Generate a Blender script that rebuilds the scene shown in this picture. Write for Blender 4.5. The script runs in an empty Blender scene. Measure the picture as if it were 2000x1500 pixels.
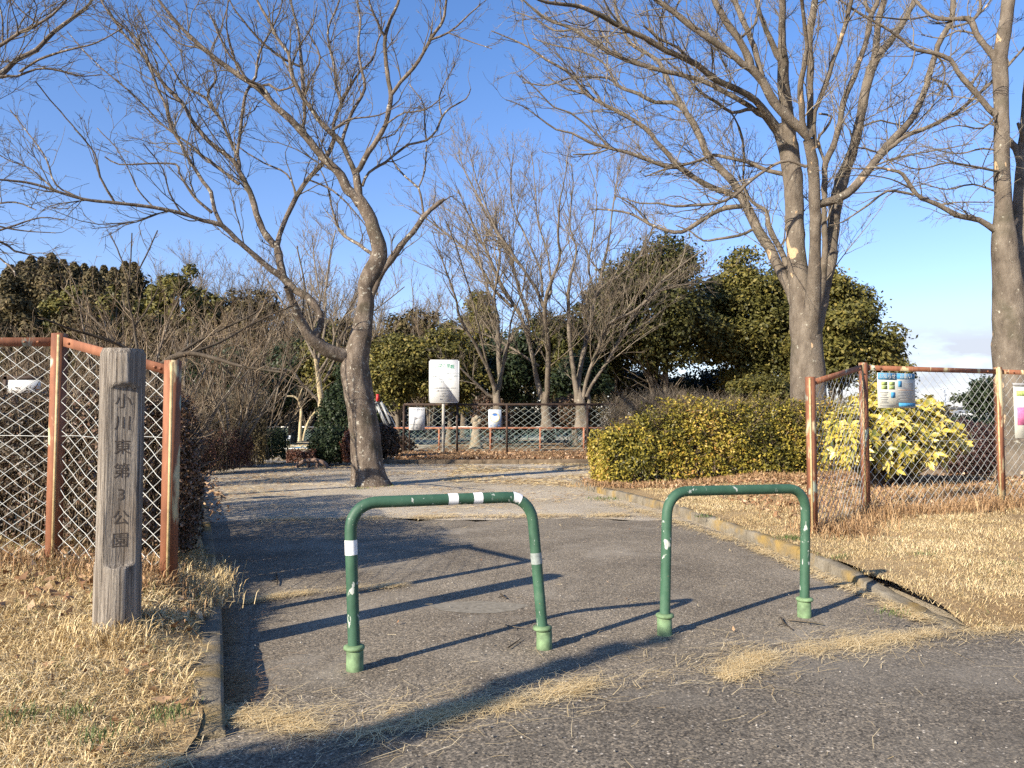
import bpy, bmesh, math, random
import numpy as np
rng = np.random.default_rng(11)
random.seed(5)
C = bpy.context.scene.collection
SC = bpy.context.scene
# ------------------------------------------------------------------ camera model
F = 1502.0; CAMZ = 1.3; HOR = 822.0
PITCH = math.atan((HOR - 750.0) / F)
CP, SP = math.cos(PITCH), math.sin(PITCH)
def ray(px, py):
    cx = (px - 1000.0) / F; cy = (750.0 - py) / F
    return np.array([cx, CP - cy * SP, SP + cy * CP])
def at(px, py, Y):
    d = ray(px, py); s = Y / d[1]
    return np.array([d[0] * s, Y, CAMZ + d[2] * s])
def grd(px, py, z=0.0):
    d = ray(px, py); s = (z - CAMZ) / d[2]
    return np.array([d[0] * s, d[1] * s, z])
def nrm(v):
    v = np.asarray(v, float)
    return v / np.maximum(np.linalg.norm(v, axis=-1, keepdims=True), 1e-9)
# ------------------------------------------------------------------ object helpers
OFF = {}
def tag(o, label=None, cat=None, group=None, kind=None):
    if label: o['label'] = label
    if cat: o['category'] = cat
    if group: o['group'] = group
    if kind: o['kind'] = kind
    return o
def thing(name, label, cat, loc, group=None):
    o = bpy.data.objects.new(name, None); C.objects.link(o)
    o.empty_display_size = 0.2
    o.location = tuple(float(v) for v in loc)
    OFF[o.name] = np.array(loc, float)
    return tag(o, label, cat, group)
def mk(name, V, polys, mat, parent=None, rnd=None, smooth=False, origin=None):
    """one mesh object from world-space verts and a list of (M,k) face arrays"""
    V = np.asarray(V, float).reshape(-1, 3)
    if parent is not None: off = OFF[parent.name]
    elif origin is not None: off = np.array(origin, float)
    else: off = np.zeros(3)
    me = bpy.data.meshes.new(name)
    polys = [np.asarray(p, np.int32) for p in polys if len(p)]
    me.vertices.add(len(V)); me.vertices.foreach_set('co', (V - off).astype(np.float32).ravel())
    loops = np.concatenate([p.ravel() for p in polys])
    tot = np.concatenate([np.full(len(p), p.shape[1], np.int32) for p in polys])
    st = np.concatenate([[0], np.cumsum(tot)[:-1]]).astype(np.int32)
    me.loops.add(len(loops)); me.loops.foreach_set('vertex_index', loops)
    me.polygons.add(len(tot)); me.polygons.foreach_set('loop_start', st)
    me.polygons.foreach_set('loop_total', tot)
    if smooth: me.polygons.foreach_set('use_smooth', np.ones(len(tot), bool))
    me.update(calc_edges=True)
    if rnd is not None:
        a = me.attributes.new('rnd', 'FLOAT', 'FACE'); a.data.foreach_set('value', np.asarray(rnd, np.float32))
    me.materials.append(mat)
    o = bpy.data.objects.new(name, me); C.objects.link(o)
    if parent is not None:
        o.parent = parent; OFF[o.name] = off
    elif origin is not None:
        o.location = tuple(off); OFF[o.name] = off
    else: OFF[o.name] = off
    return o
class MB:
    """collects boxes / tubes / lathes into one mesh"""
    def __init__(s): s.V = []; s.P = {}; s.n = 0; s.R = {}
    def add(s, V, F_, r=None):
        V = np.asarray(V, float).reshape(-1, 3); F_ = np.asarray(F_, np.int32)
        s.V.append(V); s.P.setdefault(F_.shape[1], []).append(F_ + s.n); s.n += len(V)
        if r is None: r = np.full(len(F_), rng.random())
        s.R.setdefault(F_.shape[1], []).append(np.asarray(r))
        return s
    def box(s, c, size, rz=0.0, ax=None):
        x, y, z = [v / 2 for v in size]
        q = np.array([[-x,-y,-z],[x,-y,-z],[x,y,-z],[-x,y,-z],[-x,-y,z],[x,-y,z],[x,y,z],[-x,y,z]])
        if ax is not None: q = q @ np.array(ax)
        elif rz:
            c_, s_ = math.cos(rz), math.sin(rz)
            q = q @ np.array([[c_, s_, 0], [-s_, c_, 0], [0, 0, 1]])
        return s.add(q + np.array(c), [[0,3,2,1],[4,5,6,7],[0,1,5,4],[1,2,6,5],[2,3,7,6],[3,0,4,7]])
    def bar(s, a, b, w, h):
        """rectangular bar from a to b, w sideways, h up-ish"""
        a = np.array(a, float); b = np.array(b, float); d = b - a; L = np.linalg.norm(d); d = d / L
        up = np.array([0, 0, 1.0]) if abs(d[2]) < .95 else np.array([0, 1.0, 0])
        sd = nrm(np.cross(d, up)); u = np.cross(sd, d)
        return s.box((a + b) / 2, (L, w, h), ax=[d, sd, u])
    def tube(s, P, R, n=8, cap=True):
        P = np.asarray(P, float); R = np.broadcast_to(np.asarray(R, float), (len(P),))
        V, Q = tubes(P[None], R[None], n)
        s.add(V, Q)
        if cap:
            k = len(P); s.add(V[:n], [list(range(n))[::-1]]); s.add(V[(k-1)*n:], [list(range(n))])
        return s
    def lathe(s, c, prof, n=20):
        m = len(prof); a = np.linspace(0, 2*np.pi, n, endpoint=False)
        V = np.array([[c[0]+r*math.cos(t), c[1]+r*math.sin(t), c[2]+z] for r, z in prof for t in a])
        Q = [[i*n+j, i*n+(j+1) % n, (i+1)*n+(j+1) % n, (i+1)*n+j] for i in range(m-1) for j in range(n)]
        return s.add(V, Q)
    def build(s, name, mat, parent=None, smooth=False, origin=None):
        return mk(name, np.concatenate(s.V), [np.concatenate(p) for p in s.P.values()], mat, parent,
                  np.concatenate([np.concatenate(r) for r in s.R.values()]), smooth, origin)
def tubes(P, R, n):
    """P (N,K,3), R (N,K) -> verts, quads"""
    N, K, _ = P.shape
    T = np.gradient(P, axis=1) if K > 2 else np.repeat(P[:, 1:] - P[:, :1], 2, axis=1)
    T = nrm(T)
    AXS = nrm(np.array([[1.0, .13, .05], [.11, 1.0, .07], [.08, .1, 1.0]]))
    ref = AXS[np.abs(np.einsum('nkc,ac->nka', T, AXS)).max(1).argmin(1)]
    U = nrm(np.cross(T, ref[:, None, :])); W = np.cross(T, U)
    a = np.linspace(0, 2*np.pi, n, endpoint=False)
    V = P[:, :, None, :] + R[:, :, None, None] * (U[:, :, None, :]*np.cos(a)[None, None, :, None] + W[:, :, None, :]*np.sin(a)[None, None, :, None])
    idx = np.arange(N*K*n).reshape(N, K, n)
    q = np.stack([idx[:, :-1], np.roll(idx, -1, 2)[:, :-1], np.roll(idx, -1, 2)[:, 1:], idx[:, 1:]], axis=-1)
    return V.reshape(-1, 3), q.reshape(-1, 4)
class TB:
    """many tubes -> one mesh"""
    def __init__(s): s.V = []; s.Q = []; s.n = 0; s.r = []
    def add(s, P, R, n=3):
        if len(P) == 0: return s
        V, Q = tubes(np.asarray(P, float), np.asarray(R, float), n)
        s.V.append(V); s.Q.append(Q + s.n); s.n += len(V)
        s.r.append(np.repeat(rng.random(len(P)), len(Q) // len(P))); return s
    def build(s, name, mat, parent=None, smooth=True, origin=None):
        return mk(name, np.concatenate(s.V), [np.concatenate(s.Q)], mat, parent, np.concatenate(s.r), smooth, origin)
# ------------------------------------------------------------------ materials
def mat_base(name, rough=.8, spec=.3):
    m = bpy.data.materials.new(name); m.use_nodes = True
    nt = m.node_tree; b = nt.nodes['Principled BSDF']
    b.inputs['Roughness'].default_value = rough
    b.inputs['Specular IOR Level'].default_value = spec
    return m, nt, b
def nd(nt, t, **kw):
    n = nt.nodes.new(t)
    for k, v in kw.items():
        if k in n.inputs: n.inputs[k].default_value = v
        else: setattr(n, k, v)
    return n
def ramp(nt, fac, stops):
    r = nt.nodes.new('ShaderNodeValToRGB'); e = r.color_ramp.elements
    while len(e) > 1: e.remove(e[-1])
    e[0].position = stops[0][0]; e[0].color = (*stops[0][1], 1)
    for p, c in stops[1:]:
        q = e.new(p); q.color = (*c, 1)
    nt.links.new(fac, r.inputs['Fac']); return r.outputs['Color']
def coords(nt, scale=(1, 1, 1)):
    g = nt.nodes.new('ShaderNodeNewGeometry'); m = nt.nodes.new('ShaderNodeMapping')
    m.inputs['Scale'].default_value = scale
    nt.links.new(g.outputs['Position'], m.inputs['Vector']); return m.outputs['Vector']
def noise(nt, vec, scale, detail=5, rough=.6, dist=0):
    n = nd(nt, 'ShaderNodeTexNoise', Scale=scale, Detail=detail, Roughness=rough, Distortion=dist)
    nt.links.new(vec, n.inputs['Vector']); return n.outputs['Fac']
def mixc(nt, fac, a, b, mode='MIX'):
    m = nd(nt, 'ShaderNodeMix', data_type='RGBA', blend_type=mode)
    for i, v in ((0, fac), (6, a), (7, b)):
        if isinstance(v, (int, float)): m.inputs[i].default_value = v
        elif isinstance(v, tuple): m.inputs[i].default_value = (*v, 1)
        else: nt.links.new(v, m.inputs[i])
    return m.outputs[2]
def bump(nt, b, h, strength, dist=.01):
    n = nd(nt, 'ShaderNodeBump', Strength=strength, Distance=dist)
    nt.links.new(h, n.inputs['Height']); nt.links.new(n.outputs['Normal'], b.inputs['Normal'])
def plain(name, col, rough=.6, spec=.3, metal=0, var=.12, scale=8):
    m, nt, b = mat_base(name, rough, spec); b.inputs['Metallic'].default_value = metal
    v = coords(nt); f = noise(nt, v, scale)
    lo = tuple(c*(1-var) for c in col); hi = tuple(min(1, c*(1+var)) for c in col)
    nt.links.new(ramp(nt, f, [(.3, lo), (.7, hi)]), b.inputs['Base Color']); return m
def leafmat(name, stops, rough=.5, spec=.35, trans=0.0):
    m, nt, b = mat_base(name, rough, spec)
    a = nd(nt, 'ShaderNodeAttribute', attribute_name='rnd')
    c = ramp(nt, a.outputs['Fac'], stops)
    nt.links.new(c, b.inputs['Base Color'])
    if trans:
        t = nt.nodes.new('ShaderNodeBsdfTranslucent'); nt.links.new(c, t.inputs['Color'])
        mx = nd(nt, 'ShaderNodeMixShader'); mx.inputs[0].default_value = trans
        out = nt.nodes['Material Output']
        nt.links.new(b.outputs[0], mx.inputs[1]); nt.links.new(t.outputs[0], mx.inputs[2]); nt.links.new(mx.outputs[0], out.inputs['Surface'])
    return m
def bark(name, lo, mid, hi, lichen, lich_amt=.62, sc=2.2, peel=None):
    m, nt, b = mat_base(name, .9, .15)
    v = coords(nt); vz = coords(nt, (1, 1, .45))
    f = noise(nt, vz, sc*2.2, 8, .7)
    c = ramp(nt, f, [(.3, lo), (.5, mid), (.72, hi)])
    s = noise(nt, v, sc*4.5, 4, .6, .4)
    c = mixc(nt, ramp(nt, s, [(lich_amt, (0, 0, 0)), (lich_amt+.05, (1, 1, 1))]), c, lichen)
    s2 = noise(nt, v, sc*.8, 3, .5)
    c = mixc(nt, ramp(nt, s2, [(.55, (0, 0, 0)), (.7, (.6, .6, .6))]), c, (lo[0]*.9, lo[1]*1.05, lo[2]*.85))
    if peel:
        s3 = noise(nt, vz, sc*1.6, 2, .4, .8)
        c = mixc(nt, ramp(nt, s3, [(.70, (0, 0, 0)), (.715, (1, 1, 1))]), c, peel)
    nt.links.new(c, b.inputs['Base Color'])
    bump(nt, b, noise(nt, vz, sc*9, 7, .75), .9, .035)
    return m
M = {}
M['bark_a'] = bark('bark_cherry', (.05,.038,.028), (.125,.098,.075), (.25,.205,.16), (.38,.355,.29), .60, 2.8)
M['bark_b'] = bark('bark_zelkova', (.07,.055,.042), (.14,.115,.088), (.22,.186,.145), (.38,.36,.29), .655, 2.2, (.46,.32,.19))
M['bark_far'] = bark('bark_far', (.08,.065,.048), (.15,.123,.093), (.24,.205,.16), (.38,.36,.29), .64, 1.6)
M['bark_dark'] = bark('bark_dark', (.035,.028,.02), (.07,.055,.04), (.12,.10,.075), (.2,.19,.15), .7, 1.2)
M['bark_peeled'] = bark('bark_peeled', (.30,.22,.12), (.46,.37,.22), (.55,.46,.29), (.2,.13,.08), .66, 1.3)
M['twig_a'] = leafmat('twig_dark', [(0, (.065,.052,.036)), (.6, (.115,.095,.068)), (1, (.20,.17,.125))], .8, .15)
M['twig_b'] = leafmat('twig_brown', [(0, (.10,.082,.058)), (.6, (.165,.138,.10)), (1, (.25,.215,.16))], .8, .15)
M['twig_haze'] = leafmat('twig_haze', [(0, (.115,.092,.066)), (.6, (.175,.142,.105)), (1, (.25,.21,.155))], .85, .1)
M['twig_scrub'] = leafmat('twig_scrub', [(0, (.06,.043,.027)), (.6, (.13,.095,.062)), (1, (.33,.26,.18))], .85, .1)
G_ = [(0, (.022,.024,.009)), (.45, (.058,.060,.017)), (.8, (.11,.10,.026)), (1, (.19,.15,.045))]
M['leaf_ever'] = leafmat('leaf_evergreen', G_, .55, .22, .12)
M['leaf_olive'] = leafmat('leaf_olive', [(0, (.045,.045,.012)), (.5, (.105,.098,.024)), (.85, (.19,.155,.036)), (1, (.27,.20,.06))], .55, .22, .15)
M['leaf_conifer'] = leafmat('leaf_conifer', [(0, (.030,.026,.012)), (.5, (.080,.064,.027)), (1, (.155,.112,.052))], .7, .2)
M['leaf_dark'] = leafmat('leaf_dark', [(0, (.014,.022,.010)), (.6, (.03,.045,.018)), (1, (.07,.08,.03))], .5, .25, .1)
M['leaf_hedge'] = leafmat('leaf_hedge', [(0, (.045,.045,.010)), (.3, (.135,.122,.020)), (.58, (.30,.245,.036)), (.82, (.45,.335,.06)), (.9, (.36,.18,.04)), (1, (.52,.39,.12))], .5, .3, .2)
M['leaf_aucuba'] = leafmat('leaf_aucuba', [(0, (.09,.11,.02)), (.3, (.28,.25,.04)), (.65, (.52,.41,.07)), (1, (.62,.50,.14))], .35, .45, .2)
M['leaf_brown'] = leafmat('leaf_brownhedge', [(0, (.035,.028,.014)), (.5, (.075,.05,.028)), (.8, (.13,.065,.04)), (1, (.24,.16,.10))], .5, .35, .08)
M['leaf_red'] = leafmat('leaf_redhedge', [(0, (.05,.022,.014)), (.5, (.12,.05,.03)), (1, (.22,.10,.06))], .5, .3, .1)
M['leaf_maroon'] = leafmat('leaf_maroon', [(0, (.025,.015,.014)), (.5, (.055,.025,.02)), (1, (.12,.06,.045))], .45, .4, .05)
M['straw'] = leafmat('straw', [(0, (.25,.155,.065)), (.3, (.50,.365,.175)), (.7, (.74,.58,.32)), (.95, (.85,.71,.45)), (1, (.18,.21,.07))], .7, .2, .15)
M['straw_brown'] = leafmat('straw_brown', [(0, (.16,.09,.045)), (.5, (.33,.20,.10)), (1, (.50,.35,.19))], .75, .15, .1)
M['green_grass'] = leafmat('green_grass', [(0, (.05,.085,.025)), (1, (.14,.17,.05))], .6, .3, .15)
M['litter'] = leafmat('dead_leaves', [(0, (.12,.06,.03)), (.4, (.26,.145,.075)), (.8, (.42,.27,.15)), (1, (.58,.42,.27))], .7, .2, .1)
def asphalt(name, lo, mid, hi, sc, stone, dust):
    m, nt, b = mat_base(name, .88, .25)
    v = coords(nt)
    big = noise(nt, v, 1.1, 5, .6)
    c = ramp(nt, big, [(.32, lo), (.55, mid), (.75, hi)])
    fine = noise(nt, v, sc, 4, .75)
    c = mixc(nt, .75, c, ramp(nt, fine, [(.28, (.25,.25,.25)), (.5, (1,1,1)), (.72, (1.9,1.85,1.75))]), 'MULTIPLY')
    vo = nd(nt, 'ShaderNodeTexVoronoi', Scale=sc*.42, Randomness=1.0); nt.links.new(v, vo.inputs['Vector'])
    pick = ramp(nt, noise(nt, v, sc*.2, 2, .5), [(.5, (0,0,0)), (.62, (1,1,1))])
    spot = mixc(nt, 1.0, ramp(nt, vo.outputs['Distance'], [(.17, (1,1,1)), (.27, (0,0,0))]), pick, 'MULTIPLY')
    c = mixc(nt, spot, c, stone)
    ag = nd(nt, 'ShaderNodeTexVoronoi', Scale=sc*1.15, Randomness=1.0); nt.links.new(v, ag.inputs['Vector'])
    bw = nt.nodes.new('ShaderNodeRGBToBW'); nt.links.new(ag.outputs['Color'], bw.inputs[0])
    c = mixc(nt, .85, c, ramp(nt, bw.outputs[0], [(.12, (.30,.29,.28)), (.4, (.85,.85,.85)), (.62, (1.15,1.13,1.1)), (.85, (2.1,2.0,1.85))]), 'MULTIPLY')
    d2 = ramp(nt, noise(nt, v, .75, 6, .65, .6), [(.52, (0,0,0)), (.72, (.75,.75,.75))])
    c = mixc(nt, d2, c, dust)
    crack = nd(nt, 'ShaderNodeTexVoronoi', Scale=.45, feature='DISTANCE_TO_EDGE')
    wv = mixc(nt, .12, v, nd(nt, 'ShaderNodeTexNoise', Scale=3.0).outputs['Color'])
    nt.links.new(wv, crack.inputs['Vector'])
    c = mixc(nt, ramp(nt, crack.outputs['Distance'], [(.0, (.35,.35,.35)), (.004, (0,0,0))]), c, (lo[0]*.45, lo[1]*.45, lo[2]*.42))
    nt.links.new(c, b.inputs['Base Color'])
    bump(nt, b, fine, .55, .006)
    return m
M['asphalt'] = asphalt('asphalt_drive', (.120,.100,.074), (.170,.144,.108), (.215,.185,.142), 105, (.46,.41,.33), (.30,.262,.205))
M['road'] = asphalt('asphalt_road', (.095,.081,.062), (.130,.112,.087), (.165,.143,.112), 88, (.38,.34,.28), (.20,.175,.138))
def dirt(name, a, b_, c_, straw):
    m, nt, b = mat_base(name, .95, .1)
    v = coords(nt)
    c = ramp(nt, noise(nt, v, .35, 6, .65), [(.35, a), (.52, b_), (.7, c_)])
    fine = noise(nt, v, 38, 5, .75)
    c = mixc(nt, .8, c, ramp(nt, fine, [(.3, (.5,.48,.45)), (.5, (1,1,1)), (.7, (1.5,1.45,1.4))]), 'MULTIPLY')
    vs = coords(nt, (14, 55, 14))
    s = mixc(nt, 1.0, ramp(nt, noise(nt, vs, 1.0, 3, .6, 1.2), [(.55, (0,0,0)), (.62, (1,1,1))]),
             ramp(nt, noise(nt, v, .8, 4, .6), [(.42, (0,0,0)), (.62, (1,1,1))]), 'MULTIPLY')
    c = mixc(nt, s, c, straw)
    nt.links.new(c, b.inputs['Base Color'])
    bump(nt, b, fine, .6, .02)
    return m
M['dirt'] = dirt('dirt', (.29,.245,.18), (.385,.335,.26), (.46,.405,.32), (.48,.37,.20))
M['soil'] = dirt('turf_soil', (.20,.135,.07), (.30,.21,.11), (.38,.28,.15), (.5,.38,.19))
M['leafbed'] = dirt('leaf_bed', (.16,.10,.055), (.25,.17,.095), (.34,.24,.14), (.42,.28,.15))
def concrete():
    m, nt, b = mat_base('kerb_concrete', .92, .15)
    v = coords(nt)
    c = ramp(nt, noise(nt, v, 3.5, 7, .7), [(.3, (.10,.085,.062)), (.5, (.175,.15,.11)), (.72, (.27,.24,.185))])
    c = mixc(nt, ramp(nt, noise(nt, v, 2.0, 4, .6, .5), [(.5, (0,0,0)), (.66, (.85,.85,.85))]), c, (.28,.185,.055))
    f = noise(nt, v, 60, 4, .7)
    c = mixc(nt, .6, c, ramp(nt, f, [(.35, (.55,.55,.55)), (.55, (1.15,1.15,1.15))]), 'MULTIPLY')
    nt.links.new(c, b.inputs['Base Color']); bump(nt, b, f, .6, .01); return m
M['concrete'] = concrete()
def rust():
    m, nt, b = mat_base('rusty_painted_steel', .75, .3)
    v = coords(nt, (1, 1, .25))
    c = ramp(nt, noise(nt, v, 9, 6, .65), [(.3, (.12,.048,.026)), (.5, (.215,.086,.044)), (.7, (.30,.13,.068))])
    c = mixc(nt, ramp(nt, noise(nt, v, 5.5, 5, .6, .5), [(.56, (0,0,0)), (.62, (1,1,1))]), c, (.50,.43,.25))
    c = mixc(nt, ramp(nt, noise(nt, coords(nt, (1.3,1.3,.5)), 4.0, 4, .6), [(.63, (0,0,0)), (.67, (.8,.8,.8))]), c, (.34,.42,.33))
    nt.links.new(c, b.inputs['Base Color']); bump(nt, b, noise(nt, v, 60, 4, .7), .25, .004); return m
M['rust'] = rust()
M['post_edge'] = plain('worn_cream_paint', (.40,.30,.15), .6, .35, var=.35, scale=22)
M['rust_orange'] = plain('rust_orange', (.27,.115,.065), .8, .2, var=.35, scale=6)
M['wire'] = plain('galvanised_wire', (.46,.47,.44), .5, .4, .3)
M['wire_far'] = plain('pale_green_wire', (.33,.36,.32), .6, .3)
M['wire_green'] = plain('green_coated_wire', (.15,.22,.195), .6, .3)
M['dark_iron'] = plain('dark_rusted_iron', (.045,.028,.02), .7, .3, var=.5)
def green():
    m, nt, b = mat_base('green_enamel', .5, .35)
    v = coords(nt)
    c = ramp(nt, noise(nt, v, 6, 5, .6), [(.3, (.028,.072,.043)), (.6, (.045,.108,.064)), (.8, (.095,.16,.10))])
    vz = coords(nt, (1, 1, .5))
    chip = ramp(nt, noise(nt, vz, 26, 4, .6, .6), [(.625, (0,0,0)), (.65, (1,1,1))])
    c = mixc(nt, chip, c, (.40,.42,.37))
    r2 = ramp(nt, noise(nt, v, 15, 5, .7), [(.70, (0,0,0)), (.73, (1,1,1))])
    c = mixc(nt, r2, c, (.24,.12,.06))
    nt.links.new(c, b.inputs['Base Color']); bump(nt, b, noise(nt, v, 35, 3, .6), .18, .003)
    nt.links.new(ramp(nt, noise(nt, v, 12, 3), [(.3, (.42,.42,.42)), (.7, (.7,.7,.7))]), b.inputs['Roughness']); return m
M['green'] = green()
M['green_old'] = plain('green_weathered', (.13,.20,.10), .7, .3, var=.45, scale=18)
M['tape'] = plain('white_reflective_tape', (.72,.72,.70), .5, .4, var=.1, scale=40)
M['grey_peel'] = plain('grey_bare_paint', (.22,.25,.23), .6, .4, var=.3, scale=50)
def wood():
    m, nt, b = mat_base('weathered_wood', .88, .2)
    v = coords(nt, (1, 1, .03)); v1 = coords(nt)
    g = noise(nt, v, 62, 5, .7, .6)
    c = ramp(nt, g, [(.32, (.045,.036,.028)), (.44, (.16,.135,.11)), (.58, (.30,.262,.215)), (.75, (.44,.39,.33))])
    crack = ramp(nt, noise(nt, coords(nt, (1, 1, .012)), 36, 3, .5, .3), [(.30, (1,1,1)), (.35, (0,0,0))])
    c = mixc(nt, crack, c, (.035,.026,.02))
    tan = ramp(nt, noise(nt, coords(nt, (1,1,.5)), 3.0, 3, .5), [(.52, (0,0,0)), (.75, (.55,.55,.55))])
    c = mixc(nt, tan, c, (.30,.21,.125))
    nt.links.new(c, b.inputs['Base Color'])
    h = mixc(nt, .6, g, crack, 'SUBTRACT')
    bump(nt, b, h, 1.0, .02); return m
M['wood'] = wood()
M['carved'] = plain('painted_carving_shade', (.085,.068,.054), .95, .05, var=.4, scale=60)  # shade inside carved strokes, put into one dark colour
def board():
    m, nt, b = mat_base('white_enamel_sign', .35, .45)
    nt.links.new(ramp(nt, noise(nt, coords(nt, (1,1,.4)), 2.2, 4, .6), [(.35, (.57,.57,.555)), (.6, (.60,.60,.585))]), b.inputs['Base Color']); return m
M['board'] = board()
M['ink_green'] = plain('green_ink', (.03,.20,.12), .6)
M['ink_grey'] = plain('faded_ink', (.20,.24,.24), .6)
M['ink_black'] = plain('black_ink', (.04,.04,.05), .6)
M['ink_blue'] = plain('blue_ink', (.05,.14,.38), .6)
M['post_grey'] = plain('grey_sign_pole', (.34,.32,.28), .6, .4)
M['p_blue'] = plain('poster_blue', (.055,.24,.42), .5, var=.2, scale=12)
M['p_paper'] = plain('poster_paper', (.50,.50,.44), .5)
M['p_green'] = plain('poster_green', (.34,.42,.14), .5, var=.4, scale=40)
M['p_grey'] = plain('poster_text_grey', (.27,.27,.27), .6)
M['p_peach'] = plain('poster_peach', (.50,.33,.22), .6)
M['p_pink'] = plain('poster_pink', (.50,.14,.27), .6, var=.3, scale=30)
M['p_yellow'] = plain('sign_yellow', (.62,.50,.20), .6)
M['p_pale'] = plain('sign_pale_blue', (.50,.56,.62), .5)
M['blue_pool'] = plain('blue_painted_floor', (.045,.25,.48), .5, var=.15)
M['white_paint'] = plain('white_paint', (.70,.70,.66), .6, .3)
M['slide_steel'] = plain('slide_steel', (.26,.27,.27), .45, .4, .2)
M['red_paint'] = plain('red_paint', (.50,.04,.04), .5)
M['log'] = plain('brown_log', (.20,.135,.10), .9, .1, var=.4, scale=12)
M['beam'] = plain('dark_far_steel', (.05,.055,.065), .7)
M['pylon'] = plain('far_pylon_steel', (.40,.45,.52), .7)
M['house'] = plain('house_wall', (.62,.63,.64), .8)
M['house_roof'] = plain('house_roof', (.16,.18,.21), .8)
M['kerb_old'] = plain('old_kerb', (.14,.105,.07), .95, .1, var=.45, scale=5)
M['cement'] = plain('cement_patch', (.20,.178,.14), .95, .1, var=.3, scale=30)
M['bloss'] = plain('white_blossom', (.75,.70,.68), .7)
def text_mesh(s, size, align='CENTER', extrude=0.0, bold=.012):
    cu = bpy.data.curves.new('txt', 'FONT'); cu.body = s; cu.size = size
    cu.align_x = align; cu.align_y = 'CENTER'; cu.offset = size*bold; cu.extrude = extrude; cu.resolution_u = 3
    o = bpy.data.objects.new('txt', cu); C.objects.link(o)
    dg = bpy.context.evaluated_depsgraph_get()
    me = bpy.data.meshes.new_from_object(o.evaluated_get(dg))
    bpy.data.objects.remove(o); bpy.data.curves.remove(cu)
    n = len(me.vertices); V = np.empty(n*3, np.float32); me.vertices.foreach_get('co', V)
    Fs = [list(p.vertices) for p in me.polygons]
    bpy.data.meshes.remove(me)
    return V.reshape(-1, 3), Fs
def text_on(name, items, origin, ux, uz, mat, parent):
    """items: list of (string, size, x, z[, align]) drawn on the plane origin + x*ux + z*uz"""
    Vs = []; Q = {}; n = 0
    ux = np.array(ux); uz = np.array(uz); O = np.array(origin)
    for it in items:
        V, Fs = text_mesh(it[0], it[1], it[4] if len(it) > 4 else 'CENTER', 0.0, it[5] if len(it) > 5 else .012)
        if not len(V): continue
        Vs.append(O + np.outer(V[:, 0] + it[2], ux) + np.outer(V[:, 1] + it[3], uz))
        for f in Fs: Q.setdefault(len(f), []).append([i + n for i in f])
        n += len(V)
    return mk(name, np.concatenate(Vs), [np.array(q) for q in Q.values()], mat, parent)
# ------------------------------------------------------------------ terrain
def sstep(x, a, b):
    t = np.clip((x - a) / (b - a), 0, 1); return t*t*(3 - 2*t)
ROADX = np.array([-40, -6, -3, -.757, 1.0, 2.49, 3.2, 5, 12, 40.]); ROADY = np.array([-6, 1.5, 2.2, 3.12, 4.02, 4.70, 4.86, 5.05, 5.4, 7.])
def rdist(x, y): return y - np.interp(x, ROADX, ROADY)
LK = np.array([(-1.17,3.22),(-1.26,3.44),(-1.51,4.1),(-1.88,5.05),(-2.40,6.34),(-3.85,9.86),(-5.6,14),(-7.2,18),(-8.6,22.5)])
RK = np.array([(2.74,4.80),(2.71,5.2),(2.70,6.34),(2.57,8.04),(2.26,10.97),(1.75,13.0),(1.40,14.4),(1.2,15.6)])
def lkx(y): return np.interp(y, LK[:, 1], LK[:, 0])
def rkx(y): return np.interp(y, RK[:, 1], RK[:, 0])
def bumps(x, y):
    return .018*np.sin(x*2.1+.7*np.sin(y*1.3)) * np.cos(y*1.7+x*.5) + .010*np.sin(x*5.3+1)*np.sin(y*4.7+x)
def zl(x, y):
    return .115*sstep(rdist(x, y), -.1, .9) + bumps(x, y)*sstep(lkx(y)-x, .05, .6)*1.3 + .20*sstep(y, 3.3, 5.3)*sstep(lkx(y)-x, .05, .5)
def zr(x, y):
    return .115*sstep(rdist(x, y), -.1, .5) + bumps(x, y)*sstep(x-rkx(y), .05, .6)*1.3 + .07*sstep(x, 3.2, 4.5)*sstep(y, 6, 9)
def gridmesh(name, X, Y, Z, mat):
    n, m = X.shape; idx = np.arange(n*m).reshape(n, m)
    Q = np.stack([idx[:-1,:-1], idx[:-1,1:], idx[1:,1:], idx[1:,:-1]], -1).reshape(-1, 4)
    return mk(name, np.stack([X, Y, Z], -1).reshape(-1, 3), [Q], mat, smooth=True)
# ground sheet reaching the horizon (fine near, coarse far)
gx = np.concatenate([-np.geomspace(900, 12, 14), np.linspace(-10, 14, 49), np.geomspace(16, 900, 14)])
gy = np.concatenate([[-60, -30, -12], np.linspace(-4, 40, 89), np.geomspace(44, 1500, 14)])
X, Y = np.meshgrid(gx, gy)
tag(gridmesh('ground', X, Y, .006*np.sin(X*1.3)*np.cos(Y*.9)*(Y > 11) - .004*(Y < 11), M['dirt']), kind='structure')
# driveway asphalt, its far end ragged
def sheet(name, pts, z, mat):
    bm = bmesh.new(); vs = [bm.verts.new((p[0], p[1], z)) for p in pts]
    bm.faces.new(vs); bmesh.ops.triangulate(bm, faces=bm.faces[:])
    me = bpy.data.meshes.new(name); bm.to_mesh(me); bm.free(); me.materials.append(mat)
    o = bpy.data.objects.new(name, me); C.objects.link(o); return tag(o, kind='structure')
far = [(x, 10.25 + .16*math.sin(x*2.3) + .10*math.sin(x*7+1) + .05*math.sin(x*17) - .12*abs(x)*.3) for x in np.linspace(2.30, -3.98, 60)]
drive = [(-1.5, 2.4), (2.9, 4.3)] + [(x, y) for x, y in RK[:4]] + far + [(x-.09, y) for x, y in LK[:5][::-1]] + [(-1.42, 3.1)]
sheet('driveway', drive, .004, M['asphalt'])
redge = []
for x in np.linspace(-12, 20, 260):
    redge.append((x, float(np.interp(x, ROADX, ROADY)) + .03*math.sin(x*3.1) + .02*math.sin(x*9.7)))
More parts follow.
